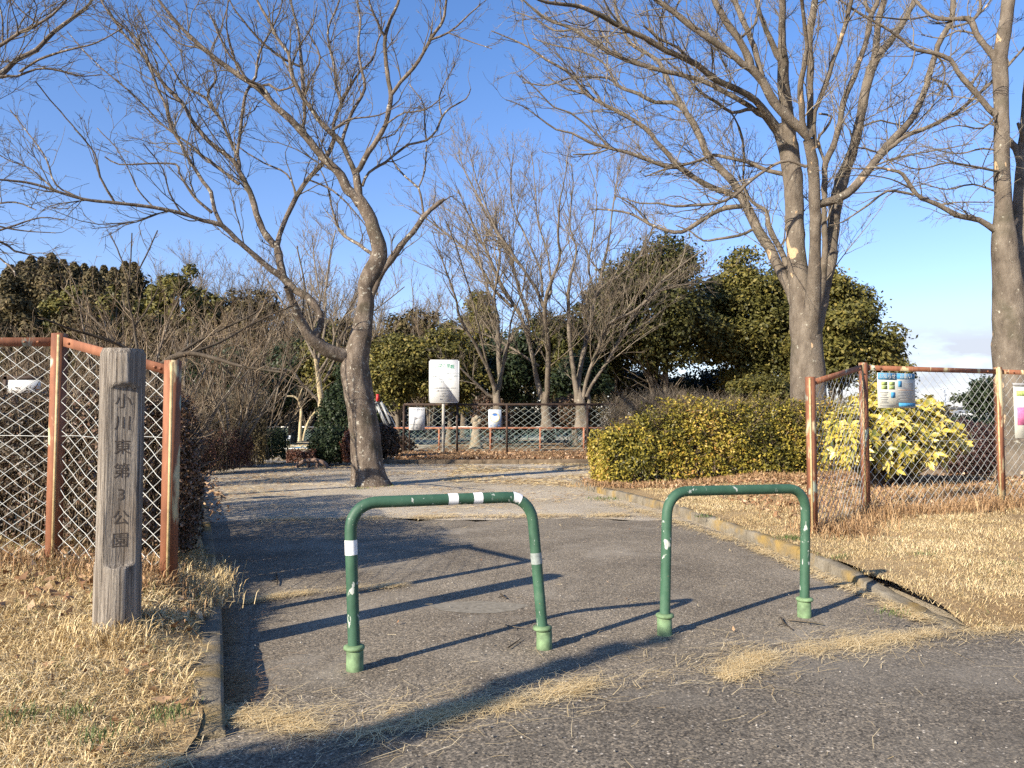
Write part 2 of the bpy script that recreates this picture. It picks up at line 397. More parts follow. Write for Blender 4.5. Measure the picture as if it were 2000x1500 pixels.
sheet('road', redge + [(20, -25), (-12, -25)], .009, M['road'])
def verge(name, K, side, zf, mat):
    ys = np.concatenate([np.arange(K[0, 1]-.9, 8, .12), np.arange(8, K[-1, 1], .3)])
    kx = np.interp(ys, K[:, 1], K[:, 0]) + side*.10
    o = np.concatenate([[0], np.arange(.06, 3, .12), np.arange(3, 8, .4), np.geomspace(8, 40, 10)])
    X = kx[:, None] + side*o[None]; Yy = np.repeat(ys[:, None], len(o), 1)
    Z = zf(X, Yy); Z = np.where(rdist(X, Yy) < -.25, np.minimum(Z, -.05), Z)
    if side > 0: X = X[:, ::1]
    else: X, Yy, Z = X[:, ::-1], Yy[:, ::-1], Z[:, ::-1]
    return tag(gridmesh(name, X, Yy, Z, mat), kind='structure')
verge('lawn_left', LK, -1, zl, M['soil'])
verge('lawn_right', RK, 1, zr, M['soil'])
def back(name, x0, x1, y0, y1, z, mat):
    X, Y = np.meshgrid(np.linspace(x0, x1, 40), np.linspace(y0, y1, 30))
    return tag(gridmesh(name, X, Y, z + bumps(X*.7, Y*.7)*1.2, mat), kind='structure')
back('lawn_right_back', 2.5, 46, 15.5, 23.4, .12, M['leafbed'])
back('planting_bed', -3.9, 46, 23.5, 48, .11, M['leafbed'])
# kerbs: short cast stones with open joints
def kerb(name, K, side, w, h, seglen, zt=None, mat=None):
    K = np.array(K); d = np.concatenate([[0], np.cumsum(np.linalg.norm(np.diff(K, axis=0), axis=1))])
    b = MB(); s = 0.0
    while s < d[-1] - .1:
        e = min(s + seglen, d[-1]); n = 9
        t = np.linspace(s + .006, e - .006, n)
        P = np.stack([np.interp(t, d, K[:, 0]), np.interp(t, d, K[:, 1])], 1)
        T = nrm(np.gradient(P, axis=0)); N = np.stack([T[:, 1], -T[:, 0]], 1) * side
        hh = h * (np.ones(n) if zt is None else zt(t)) + .004*rng.standard_normal()
        prof = [(0, -.05), (.004, .0), (.006, .88), (.022, 1.0), (w*.5, 1.01), (w-.015, 1.0), (w, .9), (w, -.05)]
        V = np.array([[P[i, 0]+N[i, 0]*o, P[i, 1]+N[i, 1]*o, (z if z < 0 else z*hh[i]) + (.003*rng.standard_normal() if z > .5 else 0)] for i in range(n) for o, z in prof])
        m = len(prof)
        Q = [[i*m+j, (i+1)*m+j, (i+1)*m+j+1, i*m+j+1] for i in range(n-1) for j in range(m-1)]
        b.add(V, Q); b.add(V[:m], [list(range(m))]); b.add(V[-m:], [list(range(m))[::-1]])
        s = e
    o = b.build(name, mat or M['concrete']); return tag(o, kind='structure')
kerb('kerb_left', LK[:7], -1, .14, .125, .6, lambda t: .25 + .75*sstep(t, 0, .45))
kerb('kerb_right', RK, 1, .12, .115, .6, lambda t: .10 + .90*sstep(t, 0, 2.4))
kerb('kerb_bed', [(-4.2, 23.3), (-1, 23.35), (4, 23.4)], -1, .12, .13, 1.1, None, M['kerb_old'])
b = MB(); a_ = np.linspace(0, 2*np.pi, 40, endpoint=False)
c0 = grd(935, 1187)
pv = np.array([[c0[0] + (.33+.03*math.sin(3*t)+.012*math.sin(7*t))*math.cos(t), c0[1] + (.17+.012*math.sin(4*t+1))*math.sin(t), .0058] for t in a_])
b.add(pv, [list(range(40))]); tag(b.build('pavement_patch', M['cement']), kind='structure')
# ------------------------------------------------------------------ barriers
def arc(corner, d1, d2, r, n=9):
    return [corner - d1*r*(1 - math.sin(a)) + d2*r*(1 - math.cos(a)) for a in np.linspace(0, math.pi/2, n)]
def barrier(label, BL, BR, TL, TR, tapes, old):
    BL, BR, TL, TR = [np.array(v, float) for v in (BL, BR, TL, TR)]
    t = thing('barrier', label, 'barrier', ((BL+BR)/2)*[1, 1, 0], 'green pipe barriers across the park entrance')
    dl = nrm(TL-BL); dx = nrm(TR-TL); dr = nrm(BR-TR); r = .135
    P = [BL + dl*.05, BL + dl*.3, BL + dl*.55] + arc(TL, dl, dx, r) + [TL + (TR-TL)*.35, TL + (TR-TL)*.65] + arc(TR, dx, dr, r) + [BR - dr*.55, BR - dr*.3, BR - dr*.05]
    P = np.array(P)
    d = np.concatenate([[0], np.cumsum(np.linalg.norm(np.diff(P, axis=0), axis=1))])
    q = np.linspace(0, d[-1], 90); Pf = np.stack([np.interp(q, d, P[:, k]) for k in range(3)], 1)
    Pf[1:-1] = (Pf[:-2] + 2*Pf[1:-1] + Pf[2:]) / 4
    MB().tube(Pf, .0315, 24).build('pipe', M['green'], t, True)
    for Bp, dd, k in ((BL, dl, 0), (BR, -dr, 1)):
        sv = MB(); sv.lathe((Bp[0], Bp[1], 0), [(.045, -.05), (.045, .0), (.0445, .105), (.040, .112), (.03, .113)], 24)
        s_ = sv.build('sleeve', M['green_old'] if old else M['green'], t, True)
        c_ = MB().lathe((Bp[0]+dd[0]*.12, Bp[1]+dd[1]*.12, .112), [(.030, -.004), (.052, -.002), (.056, .006), (.053, .016), (.042, .021), (.030, .022)], 28).build('collar', M['green_old'], s_, True)
    for s0, s1, m_ in tapes:
        qq = np.linspace(s0*d[-1], s1*d[-1], 8); Pt = np.stack([np.interp(qq, d, P[:, k]) for k in range(3)], 1)
        MB().tube(Pt, .0327, 24, cap=False).build('tape_band', m_, t, True)
    return t
def G(px, py): return grd(px, py, 0.0)
BL, BR = G(693, 1310), G(1063, 1268)
barrier('green pipe barrier nearest the wooden post, banded with white tape', BL, BR, (BL[0]-.035, BL[1]+.0, .868), (BR[0]-.075, BR[1], .866),
        [(.215, .245, M['tape']), (.505, .527, M['tape']), (.562, .583, M['tape']), (.655, .674, M['tape']), (.805, .83, M['grey_peel'])], True)
BL, BR = G(1298, 1241), G(1571, 1206)
barrier('green pipe barrier beside the right kerb, without any tape', BL, BR, (BL[0]+.025, BL[1], .868), (BR[0]+.025, BR[1], .85), [], True)
# ------------------------------------------------------------------ carved wooden post
c = grd(228, 1218, .23); pcx, pcy = c[0], c[1]
t = thing('wooden_post', 'weathered grey wooden post carved with the park name in Japanese', 'post', (pcx, pcy, .1))
FA = math.radians(31); cF, sF = math.cos(FA), math.sin(FA); R0 = .112; zs = np.concatenate([[-.05, .2, .45, .53, .538, .545, .553], np.linspace(.57, 1.455, 16), [1.47, 1.485, 1.50, 1.512, 1.55, 1.62, 1.655, 1.676, 1.684]])
n = 72; ang = np.linspace(0, 2*np.pi, n, endpoint=False); Vv = []
for z in zs:
    rr = R0*(1.0 + .035*(1.2-z)/1.2) * (1 - .10*sstep(z, 1.65, 1.684))
    fz = float(sstep(z, .533, .552) * (1 - sstep(z, 1.468, 1.512)))
    for a in ang:
        rq = rr*(1 + .010*math.sin(5*a+1) + .006*math.sin(11*a))
        x = rq*math.sin(a); y = -rq*math.cos(a)
        lim = -(.082 + (R0*1.06-.082)*(1-fz)); y = max(y, lim)
        if fz > .9: x = max(-.108, min(.108, x))
        Vv.append((pcx + x*cF - y*sF, pcy + x*sF + y*cF, z))
nz = len(zs); V = np.array(Vv + [(pcx, pcy, 1.688)])
Q = np.array([[i*n+j, i*n+(j+1) % n, (i+1)*n+(j+1) % n, (i+1)*n+j] for i in range(nz-1) for j in range(n)])
T3 = np.array([[(nz-1)*n+j, (nz-1)*n+(j+1) % n, nz*n] for j in range(n)])
post = mk('timber', V, [Q, T3], M['wood'], t)
fy = pcy - .092
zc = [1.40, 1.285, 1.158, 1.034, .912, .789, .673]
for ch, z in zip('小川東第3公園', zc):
    text_on('carved_character_shade', [(ch, .084, 0, z, 'CENTER', .0)], (pcx + .0832*sF, pcy - .0832*cF, 0), (cF, sF, 0), (0,0,1), M['carved'], t)  # flat letter shapes on the face; dark colour paints the shade of carving
# ------------------------------------------------------------------ chain-link fences
def link_panel(A, B, zb, h0, h1, dx, dz, rw, mat, parent, n=4, name='wire_mesh'):
    A = np.array(A, float); B = np.array(B, float); W = np.linalg.norm(B-A); u_ = (B-A)/W; nv = np.array([u_[1], -u_[0]])
    s = dz/dx; k = (h1-h0)/W; tb = TB(); P = []; cs = np.arange(-(max(h0, h1))/s, W, dx)
    for c in cs:
        a = max(c, 0); e = min(W, (h0 + c*s)/(s-k))
        if e > a: P.append((a, (a-c)*s, e, (e-c)*s, 1))
    for c in np.arange(0, W + max(h0, h1)/s, dx):
        e = min(c, W); a = max(0, (c*s-h0)/(s+k))
        if e > a: P.append((a, (c-a)*s, e, (c-e)*s, -1))
    pp = []
    for a, za, e, ze, sg in P:
        m = max(3, int((e-a)/dx*2)+2); q = np.linspace(0, 1, m)
        U = a + (e-a)*q; Z = za + (ze-za)*q
        ph = np.where(np.arange(m) % 2 == 0, 1, -1)*rw*.9*sg
        jit = .0035*np.sin(U*9+Z*7)
        pts = np.stack([A[0]+u_[0]*U+nv[0]*(ph+jit*2), A[1]+u_[1]*U+nv[1]*(ph+jit*2), zb+Z+jit], 1)
        pp.append(pts)
    by = {}
    for q in pp: by.setdefault(len(q), []).append(q)
    for m, L in by.items(): tb.add(np.array(L), np.full((len(L), m), rw), n)
    return tb.build(name, mat, parent)
def angle_post(x, y, z0, z1, w, parent, rz, mat, edge=True):
    p = MB(); ph = math.atan2(-y, -x) - .12; rz = ph - math.pi/4
    o = p.box((x, y, (z0+z1)/2), (w, w, z1-z0), rz).build('post', mat, parent)
    if edge:   # folded flange with worn paint on the corner that faces the road
        MB().box((x + math.cos(ph)*w*.66, y + math.sin(ph)*w*.66, (z0+z1)/2-.004), (w*.14, w*.24, z1-z0-.02), ph).build('worn_edge', M['post_edge'], o)
    return o
def rail(a, b, w, h, parent, mat):
    r = MB(); r.bar(a, b, w, h)
    a = np.array(a); b = np.array(b)
    return r.build('top_rail', mat, parent)
def chain_fence(label, pts, zb, cat='fence', dx=.175, dz=.125):
    """pts: (x, y, ground z, top z)"""
    x0, y0 = pts[0][:2]
    t = thing('chain_link_fence', label, cat, (x0, y0, pts[0][2]))
    for i, (x, y, g, zt) in enumerate(pts): angle_post(x, y, g-.2, zt+.03, .074, t, math.pi/4, M['rust'])
    for (x0, y0, g0, t0), (x1, y1, g1, t1) in zip(pts[:-1], pts[1:]):
        d = nrm(np.array([x1-x0, y1-y0])); nv = np.array([d[1], -d[0]])
        if nv[1] > 0: nv = -nv
        A = np.array([x0, y0]) + d*.045; B = np.array([x1, y1]) - d*.045
        r = rail((*(A), t0-.03), (*(B), t1-.03), .018, .062, t, M['rust'])
        for f in (.05, .10, .93):
            bo = MB(); q = A + (B-A)*f; z = t0-.03 + (t1-t0)*f
            bo.lathe((q[0]+nv[0]*.013, q[1]+nv[1]*.013, z-.008), [(.0, 0), (.012, .002), (.012, .012), (0, .016)], 8)
            bo.build('bolt', M['rust'], r)
        zb_ = max(g0, g1) + .03
        link_panel(A, B, zb_, t0-.06-zb_, t1-.06-zb_, dx, dz, .0023, M['wire'], t)
        tw = TB(); zz = (zb_ + .85)
        q = np.linspace(0, 1, 12)
        tw.add(np.stack([A[0]+(B[0]-A[0])*q, A[1]+(B[1]-A[1])*q, zz + .008*np.sin(q*9)], 1)[None], np.full((1, 12), .0022), 4)
        tw.build('tension_wire', M['wire'], t)
    return t
P1 = grd(104, 1098, .32); P2 = grd(329, 1128, .315)
chain_fence('rusty chain-link fence behind the carved wooden post', [(P2[0], P2[1], .30, 1.655), (P1[0], P1[1], .31, 1.885), (-5.2, 5.42, .31, 1.885), (-7.2, 5.5, .31, 1.885)], .3, dx=.145, dz=.102)
Q1 = grd(1588, 1040, .13); Q2 = grd(1692, 1008, .14); Q3 = grd(1962, 992, .15)
q3 = at(1948, 900, 10.3)
chain_fence('rusty chain-link fence on the right lawn, hung with posters', [(Q1[0], Q1[1], .12, 1.735), (Q2[0], Q2[1], .14, 1.985), (q3[0]+.04, 10.3, .17, 1.99), (8.85, 11.2, .17, 1.99), (11.2, 12.1, .17, 1.99)], .15, dx=.135, dz=.13)
# posters on that fence
d = nrm(np.array([q3[0]+.04-Q2[0], 10.3-Q2[1]])); nv = np.array([d[1], -d[0]])
def fence_pt(px, z):   # point on the Q2-Q3 panel seen at pixel column px
    k = (px-1000)/F
    s = (k*Q2[1]-Q2[0])/(d[0]-k*d[1]); return Q2[0]+d[0]*s, Q2[1]+d[1]*s
xa, ya = fence_pt(1712, 0); xb, yb = fence_pt(1785, 0); w = math.hypot(xb-xa, yb-ya)
ym = (ya+yb)/2; zt = at(1750, 729, ym)[2]; zbm = at(1750, 797, ym)[2]; h = zt-zbm
pc = np.array([(xa+xb)/2+nv[0]*.02, ym+nv[1]*.02, (zt+zbm)/2])
t = thing('poster', 'weathered notice poster with a blue header, hung on the right fence', 'poster', pc)
UX = np.array([d[0], d[1], 0]); UZ = np.array([0, 0, 1.0]); UN = np.array([nv[0], nv[1], 0])
AX = [UX, UN, UZ]
def pan(x, z, w_, h_, mat, name, off=.004, th=.003, par=None):
    return MB().box(pc + UX*x + UZ*z + UN*off, (w_, th, h_), ax=AX).build(name, mat, par or t)
pan(0, 0, w, h, M['p_paper'], 'sheet', 0, .006)
pan(-w*.245, h*.40, w*.49, h*.19, M['p_blue'], 'header', .0045)
pan(w*.25, h*.415, w*.475, h*.16, M['p_blue'], 'header', .0045)
pan(w*.27, -h*.405, w*.44, h*.10, M['p_blue'], 'footer', .0045)
for i in range(2):
    for j in range(2): pan(-w*(.33-.20*i), h*(.20-.115*j), w*.155, h*.10, M['p_green'], 'picture', .0045)
pan(w*.09, h*.19, w*.09, h*.17, M['p_blue'], 'picture', .0045); pan(-w*.10, -h*.13, w*.11, h*.16, M['p_blue'], 'picture', .0045)
pan(w*.25, h*.02, w*.42, h*.014, M['p_peach'], 'rule', .0045)
def lines(specs, name, mat):
    b = MB()
    for x, z, w_, h_ in specs: b.box(pc + UX*x*w + UZ*z*h + UN*.0045, (w_*w, .003, h_*h), ax=AX)
    return b.build(name, mat, t)
lines([(.33, .22-.035*i, .22, .012) for i in range(5)] + [(.25, -.03-.045*i, .42 - .08*(i % 2), .011) for i in range(7)] +
      [(-.34, -.05-.05*i, .22-.04*(i % 3), .014) for i in range(7)] + [(-.24, -.42, .42, .010), (-.24, -.455, .3, .010)], 'small_text', M['p_grey'])
text_on('title', [('お知らせ', .07, -w*.245, h*.40), ('お願い', .07, w*.25, h*.415)], pc+UN*.0068, UX, UZ, M['p_paper'], t)
# second poster, at the frame's edge
x4, y4 = 8.85, 11.2; d2 = nrm(np.array([x4-q3[0]-.04, y4-10.3])); n2 = np.array([d2[1], -d2[0]])
pc = np.array([q3[0]+.04+d2[0]*.45+n2[0]*.06, 10.3+d2[1]*.45+n2[1]*.06, 1.42]); UX = np.array([d2[0], d2[1], 0]); UN = np.array([n2[0], n2[1], 0]); AX = [UX, UN, UZ]
t = thing('poster', 'cream poster with pink artwork at the far right of the fence', 'poster', pc); w, h = .48, .70
pan(0, 0, w, h, M['p_paper'], 'sheet', 0, .006); pan(0, h*.36, w*.8, h*.1, M['p_green'], 'header', .0045); pan(-w*.08, -h*.08, w*.62, h*.34, M['p_pink'], 'picture', .0045)
pan(0, h*.53, w*1.05, .035, M['p_grey'], 'clip_bar', .004, .02)
# ------------------------------------------------------------------ far fences and signs
YF = 28.0
def X_(px, Y=YF): return (px-1000)/F*Y
t = thing('chain_link_fence', 'tall dark iron-framed chain-link fence behind the park sign', 'fence', (X_(970), YF, .1))
ztop = at(900, 790, YF)[2]
xs = [X_(789), X_(893), X_(990), X_(1147), X_(1240)]
for x in xs: MB().box((x, YF, (ztop+.0)/2), (.075, .075, ztop), 0).build('post', M['dark_iron'], t)
MB().box((X_(800), YF+.02, ztop/2-.02), (.05, .05, ztop-.05)).build('post', M['dark_iron'], t)
MB().bar((xs[0], YF, ztop), (xs[-1], YF, ztop), .06, .08).build('top_rail', M['dark_iron'], t)
link_panel((xs[0], YF+.05), (xs[-1], YF+.05), .16, ztop-.2, ztop-.2, .30, .22, .0048, M['wire_far'], t, 3)
YL = 31.5
t = thing('chain_link_fence', 'low fence with orange rusty posts behind the tall dark fence', 'fence', (X_(950, YL), YL, .1))
zl_ = at(900, 836, YL)[2]
for px in (742, 858, 958, 1055, 1140, 1250): MB().box((X_(px, YL), YL, zl_/2), (.075, .075, zl_)).build('post', M['rust_orange'], t)
MB().bar((X_(742, YL), YL, zl_), (X_(1250, YL), YL, zl_), .05, .07).build('top_rail', M['rust_orange'], t)
link_panel((X_(742, YL), YL+.05), (X_(1250, YL), YL+.05), .16, zl_-.2, zl_-.2, .26, .2, .006, M['wire_green'], t, 3)
YG = 47.0
t = thing('mesh_fence', 'distant blue-green mesh fence with a pale top rail behind the evergreens', 'fence', (X_(900, YG), YG, .1))
zg = at(900, 834, YG)[2]
for px in range(480, 1240, 55): MB().box((X_(px, YG), YG, zg/2), (.07, .07, zg)).build('post', M['wire_green'], t)
MB().bar((X_(480, YG), YG, zg), (X_(1230, YG), YG, zg), .06, .08).build('top_rail', M['white_paint'], t)
link_panel((X_(480, YG), YG+.05), (X_(1230, YG), YG+.05), .1, zg-.15, zg-.15, .2, .16, .012, M['wire_green'], t, 3)
# park sign
Ys = 27.4
xl, xr = X_(838, Ys), X_(897, Ys); z1, z0 = at(867, 703, Ys)[2], at(867, 787, Ys)[2]; cx, cz = (xl+xr)/2, (z0+z1)/2; w, h = xr-xl, z1-z0
t = thing('park_sign', 'tall white park notice board with green heading on a grey pole', 'sign', (cx, Ys, .1))
bm = bmesh.new(); bmesh.ops.create_cube(bm, size=1, matrix=__import__('mathutils').Matrix.Diagonal((w, .03, h, 1)))
bmesh.ops.bevel(bm, geom=[e for e in bm.edges if abs(e.verts[0].co.y-e.verts[1].co.y) > .02], offset=.04, segments=4, affect='EDGES')
V = np.array([v.co[:] for v in bm.verts]) + [cx, Ys-.045, cz]; bm.verts.index_update(); Fd = {}
for f in bm.faces: Fd.setdefault(len(f.verts), []).append([v.index for v in f.verts])
bm.free(); mk('board', V, [np.array(q) for q in Fd.values()], M['board'], t)
MB().box((X_(866, Ys), Ys+.02, z1/2-.1), (.10, .06, z1-.1)).build('pole', M['post_grey'], t)
O = (cx, Ys-.0625, cz)
tit = [(ch, .155, x*w, h*(.345+dz)) for ch, x, dz in zip('公園の里親', (-.27, -.135, 0, .135, .27), (-.012, .008, .012, .008, -.012))]
text_on('heading', tit, O, (1,0,0), (0,0,1), M['ink_green'], t)
text_on('body_text', [('私たちは、この公園の清掃をしています', .062, 0, h*.18), ('公園里親ボランティアとして、清掃や', .062, 0, h*.115), ('花壇の手入れなど美化活動を', .062, -.1, h*.05), ('おこなっています', .062, -.24, h*-.015)], O, (1,0,0), (0,0,1), M['ink_grey'], t)
text_on('contact_text', [('この公園の里親活動に参加しませんか', .05, 0, -h*.16), ('お問い合わせは下記まで', .05, 0, -h*.225), ('小平市', .055, 0, -h*.29), ('水と緑と公園課', .05, .02, -h*.345), ('電話', .05, -.1, -h*.42)], O, (1,0,0), (0,0,1), M['ink_black'], t)
def far_sign(label, px0, px1, py0, py1, boardmat):
    Yp = YF-.09; xl, xr = X_(px0, Yp), X_(px1, Yp); z1, z0 = at(900, py0, Yp)[2], at(900, py1, Yp)[2]
    t = thing('fence_sign', label, 'sign', ((xl+xr)/2, Yp, (z0+z1)/2))
    MB().box(((xl+xr)/2, Yp, (z0+z1)/2), (xr-xl, .02, z1-z0)).build('panel', boardmat, t)
    return t, (xl+xr)/2, Yp-.0125, (z0+z1)/2, xr-xl, z1-z0
t, x, y, z, w, h = far_sign('white sign about taking litter home, on the dark fence', 799, 830, 796, 840, M['board'])
text_on('heading', [('ごみのもちかえり', .068, 0, h*.40)], (x, y, z), (1,0,0), (0,0,1), M['ink_black'], t)
text_on('lettering', [('きれいな公園にしましょう', .042, 0, -h*.26), ('小　平　市', .085, 0, -h*.42)], (x, y, z), (1,0,0), (0,0,1), M['ink_black'], t)
b = MB()
for i in range(9):
    b.bar((x-.14+.03*i, y, z+.10-.01*i), (x-.10+.03*i+.02*math.sin(i), y, z-.05+.012*i), .003, .012)
b.build('line_drawing', M['p_grey'], t)
t, x, y, z, w, h = far_sign('small sign with a ring-shaped picture beside the middle fence post', 954, 979, 800, 835, M['p_pale'])
a_ = np.linspace(0, 2*np.pi, 33)
ringp = np.stack([x+.165*np.cos(a_), np.full(33, y), z+.04+.165*np.sin(a_)], 1)
MB().tube(ringp, .012, 6, False).build('ring', M['p_yellow'], t)
MB().add(np.array([[x+.09*math.cos(q), y-.002, z+.15+.055*math.sin(q)] for q in a_[:-1]]), [list(range(32))]).build('blue_shape', M['ink_blue'], t)
for dx in (-.06, .07): MB().add(np.array([[x+dx+.07*math.cos(q), y-.004, z+.02+.075*math.sin(q)] for q in a_[:-1]]), [list(range(32))]).build('white_shape', M['board'], t)
text_on('lettering', [('小　平　市', .07, 0, -h*.40)], (x, y, z), (1,0,0), (0,0,1), M['ink_blue'], t)
# ------------------------------------------------------------------ playground bits beyond
Yb = 40.0; g = at(557, 872, Yb); bx = g[0]
t = thing('park_bench', 'weathered white bench on the sunlit grass beyond the hedges', 'bench', (bx, Yb, 0))
ca, sa = math.cos(.5), math.sin(.5)
AXB = [np.array([ca, -sa, 0]), np.array([sa, ca, 0]), np.array([0, 0, 1.0])]
MB().box((bx-.18, Yb-.1, .20), (.60, .26, .04), ax=AXB).build('seat', M['white_paint'], t)
bk = [AXB[0], nrm(np.array([sa*.95, ca*.95, -.3])), nrm(np.array([.3*sa, .3*ca, .95]))]
MB().box((bx+.12, Yb+.06, .38), (.30, .04, .32), ax=bk).build('backrest', M['white_paint'], t)
for dx in (-.36, .06): MB().box((bx+dx, Yb-.08+dx*-.1, .09), (.05, .2, .18), ax=AXB).build('leg', M['log'], t)
Yp_ = 40.5; c = at(612, 880, Yp_)
t = thing('wading_pool', 'blue painted paddling pool with a white rim behind the round shrub', 'pool', (c[0]+.4, Yp_+.2, 0))
q_ = np.linspace(0, 2*np.pi, 48, endpoint=False); px_, py_ = c[0]+.6, Yp_
def oval(k, z): return np.stack([px_ + 1.7*k*np.cos(q_), py_ + 5.2*(k if k < 1 else 1+(k-1)*.35)*np.sin(q_), np.full(48, z)], 1)
Vr = np.concatenate([oval(1.10, 0), oval(1.10, .035), oval(1.08, .05), oval(1.0, .05), oval(.985, .02)])
mk('rim', Vr, [np.array([[i*48+j, i*48+(j+1) % 48, (i+1)*48+(j+1) % 48, (i+1)*48+j] for i in range(4) for j in range(48)])], M['white_paint'], t, smooth=True)
MB().add(oval(.99, .03), [list(range(48))]).build('basin', M['blue_pool'], t)
Yl = 33.0
def S(px, py, Y=Yl): return at(px, py, Y)
t = thing('slide', 'playground slide with a steel chute and red top behind the leaning tree', 'slide', S(750, 850)*[1, 1, 0])
a, e = S(738, 788), S(762, 842)
MB().bar(a, e, .34, .03).bar(a+[.16, -.12, .05], e+[.16, -.12, .05], .03, .10).bar(a+[-.13, .15, .05], e+[-.13, .15, .05], .03, .10).build('chute', M['slide_steel'], t)
MB().tube([S(740, 786), S(752, 805), S(772, 845)], .016, 8).build('handrail', M['white_paint'], t, True)
MB().tube([S(744, 783), S(756, 800), S(774, 836)], .016, 8).build('handrail', M['white_paint'], t, True)
MB().box(S(738, 777), (.10, .3, .30)).build('top_guard', M['red_paint'], t)
for px in (727, 735): MB().tube([S(px, 782), S(px, 862)], .02, 8).build('leg', M['slide_steel'], t, True)
MB().box(S(734, 787), (.25, .4, .05)).build('platform', M['slide_steel'], t)
Ya = 21.3; c = at(610, 912, Ya)
t = thing('log_arch', 'low brown arched log edging in front of the round shrub', 'log edging', (c[0], Ya, 0))
q = np.linspace(0, np.pi, 15)
MB().tube(np.stack([c[0]+.42*np.cos(q), np.full(15, Ya), .0+.22*np.sin(q)], 1), .055, 8).build('arched_log', M['log'], t, True)
for dx in (-.12, .12): MB().tube([(c[0]+dx, Ya+.05, -.02), (c[0]+dx, Ya+.05, .17)], .045, 8).build('stake', M['log'], t, True)
Yt = 33.0; c = at(930, 846, Yt); M['stump'] = bark('bark_stump', (.14,.11,.075), (.25,.205,.145), (.34,.29,.21), (.42,.39,.3), .66)
t = thing('tree_stump', 'pale knobbly lopped tree stump seen through the dark fence', 'stump', (c[0], Yt, 0))
zt = lambda py: at(930, py, Yt)[2]
MB().lathe((c[0], Yt, 0), [(.34, 0), (.24, .5), (.22, zt(848)), (.17, zt(842)), (.16, zt(836)), (.17, zt(828)), (.20, zt(824)), (.0, zt(822))], 12).build('trunk', M['stump'], t, True)
for dx, dz, r in ((-.08, 820, .13), (.03, 816, .12), (.16, 822, .11), (.12, 826, .1), (-.14, 823, .1)):
    MB().lathe((c[0]+dx, Yt-.05, zt(dz)-r), [(0.01, 0), (r*.8, r*.4), (r, r), (r*.75, r*1.6), (.01, r*2)], 10).build('knob', M['stump'], t, True)
# white board seen through the left fence
Yw = 10.6; a, e = at(12, 768, Yw), at(78, 738, Yw)
t = thing('notice_board', 'plain white board standing among shrubs behind the left fence', 'board', ((a[0]+e[0])/2, Yw, .1))
MB().box(((a[0]+e[0])/2, Yw, (a[2]+e[2])/2), (e[0]-a[0], .05, e[2]-a[2])).build('panel', M['board'], t)
MB().box((a[0], Yw, (a[2]+e[2])/2), (.05, .07, e[2]-a[2]+.04)).box(((a[0]+e[0])/2, Yw, e[2]), (e[0]-a[0]+.06, .07, .05)).build('frame', M['dark_iron'], t)
for x in (a[0]+.1, e[0]-.1): MB().box((x, Yw+.04, a[2]/2), (.06, .05, a[2])).build('leg', M['dark_iron'], t)
# far right distance: beam, pylon, houses
Ye = 70.0
a, e = at(1800, 798, Ye), at(1935, 799, Ye)
t = thing('canopy_roof', 'thin dark flat shelter roof far beyond the right fence', 'shelter', ((a[0]+e[0])/2, Ye, 0))
MB().box(((a[0]+e[0])/2, Ye, a[2]), (e[0]-a[0], 3, .2)).build('roof', M['beam'], t)
for f in (.05, .38, .83): MB().tube([(a[0]+(e[0]-a[0])*f, Ye, 0), (a[0]+(e[0]-a[0])*f, Ye, a[2]-.1)], .09, 8).build('column', M['beam'], t, True)
Yy = 420.0; base = at(1845, 822, Yy); tp = at(1845, 757, Yy)
t = thing('pylon', 'faint lattice transmission pylon far away on the right horizon', 'pylon', (base[0], Yy, 0))
b = MB(); H = tp[2]
for sx in (-1, 1):
    for sy in (-1, 1): b.tube([(base[0]+sx*3.2, Yy+sy*3.2, 0), (base[0]+sx*1.5, Yy+sy*1.5, H*.7), (base[0]+sx*1.0, Yy+sy*1.0, H)], .22, 4)
for i in range(9):
    f0, f1 = i/9, (i+1)/9; w0, w1 = 3.2-2.2*f0, 3.2-2.2*f1
    for sg in (-1, 1): b.tube([(base[0]-sg*w0, Yy-w0, H*f0), (base[0]+sg*w1, Yy-w1, H*f1)], .13, 3)
b.build('lattice', M['pylon'], t)
b = MB()
for f, wd in ((.62, 5), (.8, 4.5), (.97, 4)): b.bar((base[0]-wd*.5, Yy, H*f), (base[0]+wd*.5, Yy, H*f), .3, .5)
b.build('cross_arm', M['pylon'], t)
for i, (px, py, wpx, lab) in enumerate(((1896, 806, 34, 'small white far house under the canopy line, the leftmost roof'), (1928, 809, 22, 'small white far house with a low roof beside the fence post'))):
    Yh = 150.0; c = at(px, py, Yh); wd = wpx/F*Yh
    t = thing('house', lab, 'house', (c[0], Yh, 0)); hh = c[2]
    MB().box((c[0], Yh, hh/2), (wd, 6, hh)).build('wall', M['house'], t)
    r = MB(); V = [(c[0]-wd*.56, Yh-3.4, hh), (c[0]+wd*.56, Yh-3.4, hh), (c[0]+wd*.56, Yh+3.4, hh), (c[0]-wd*.56, Yh+3.4, hh), (c[0]-wd*.4, Yh, hh+1.0), (c[0]+wd*.4, Yh, hh+1.0)]
    r.add(V, [[0,1,5,4],[2,3,4,5]]); r.add(V, [[1,2,5],[3,0,4]]); r.build('roof', M['house_roof'], t)
    for k in (-.25, .2): MB().box((c[0]+wd*k, Yh-3.02, hh*.55), (wd*.16, .06, hh*.3)).build('window', M['house_roof'], t)
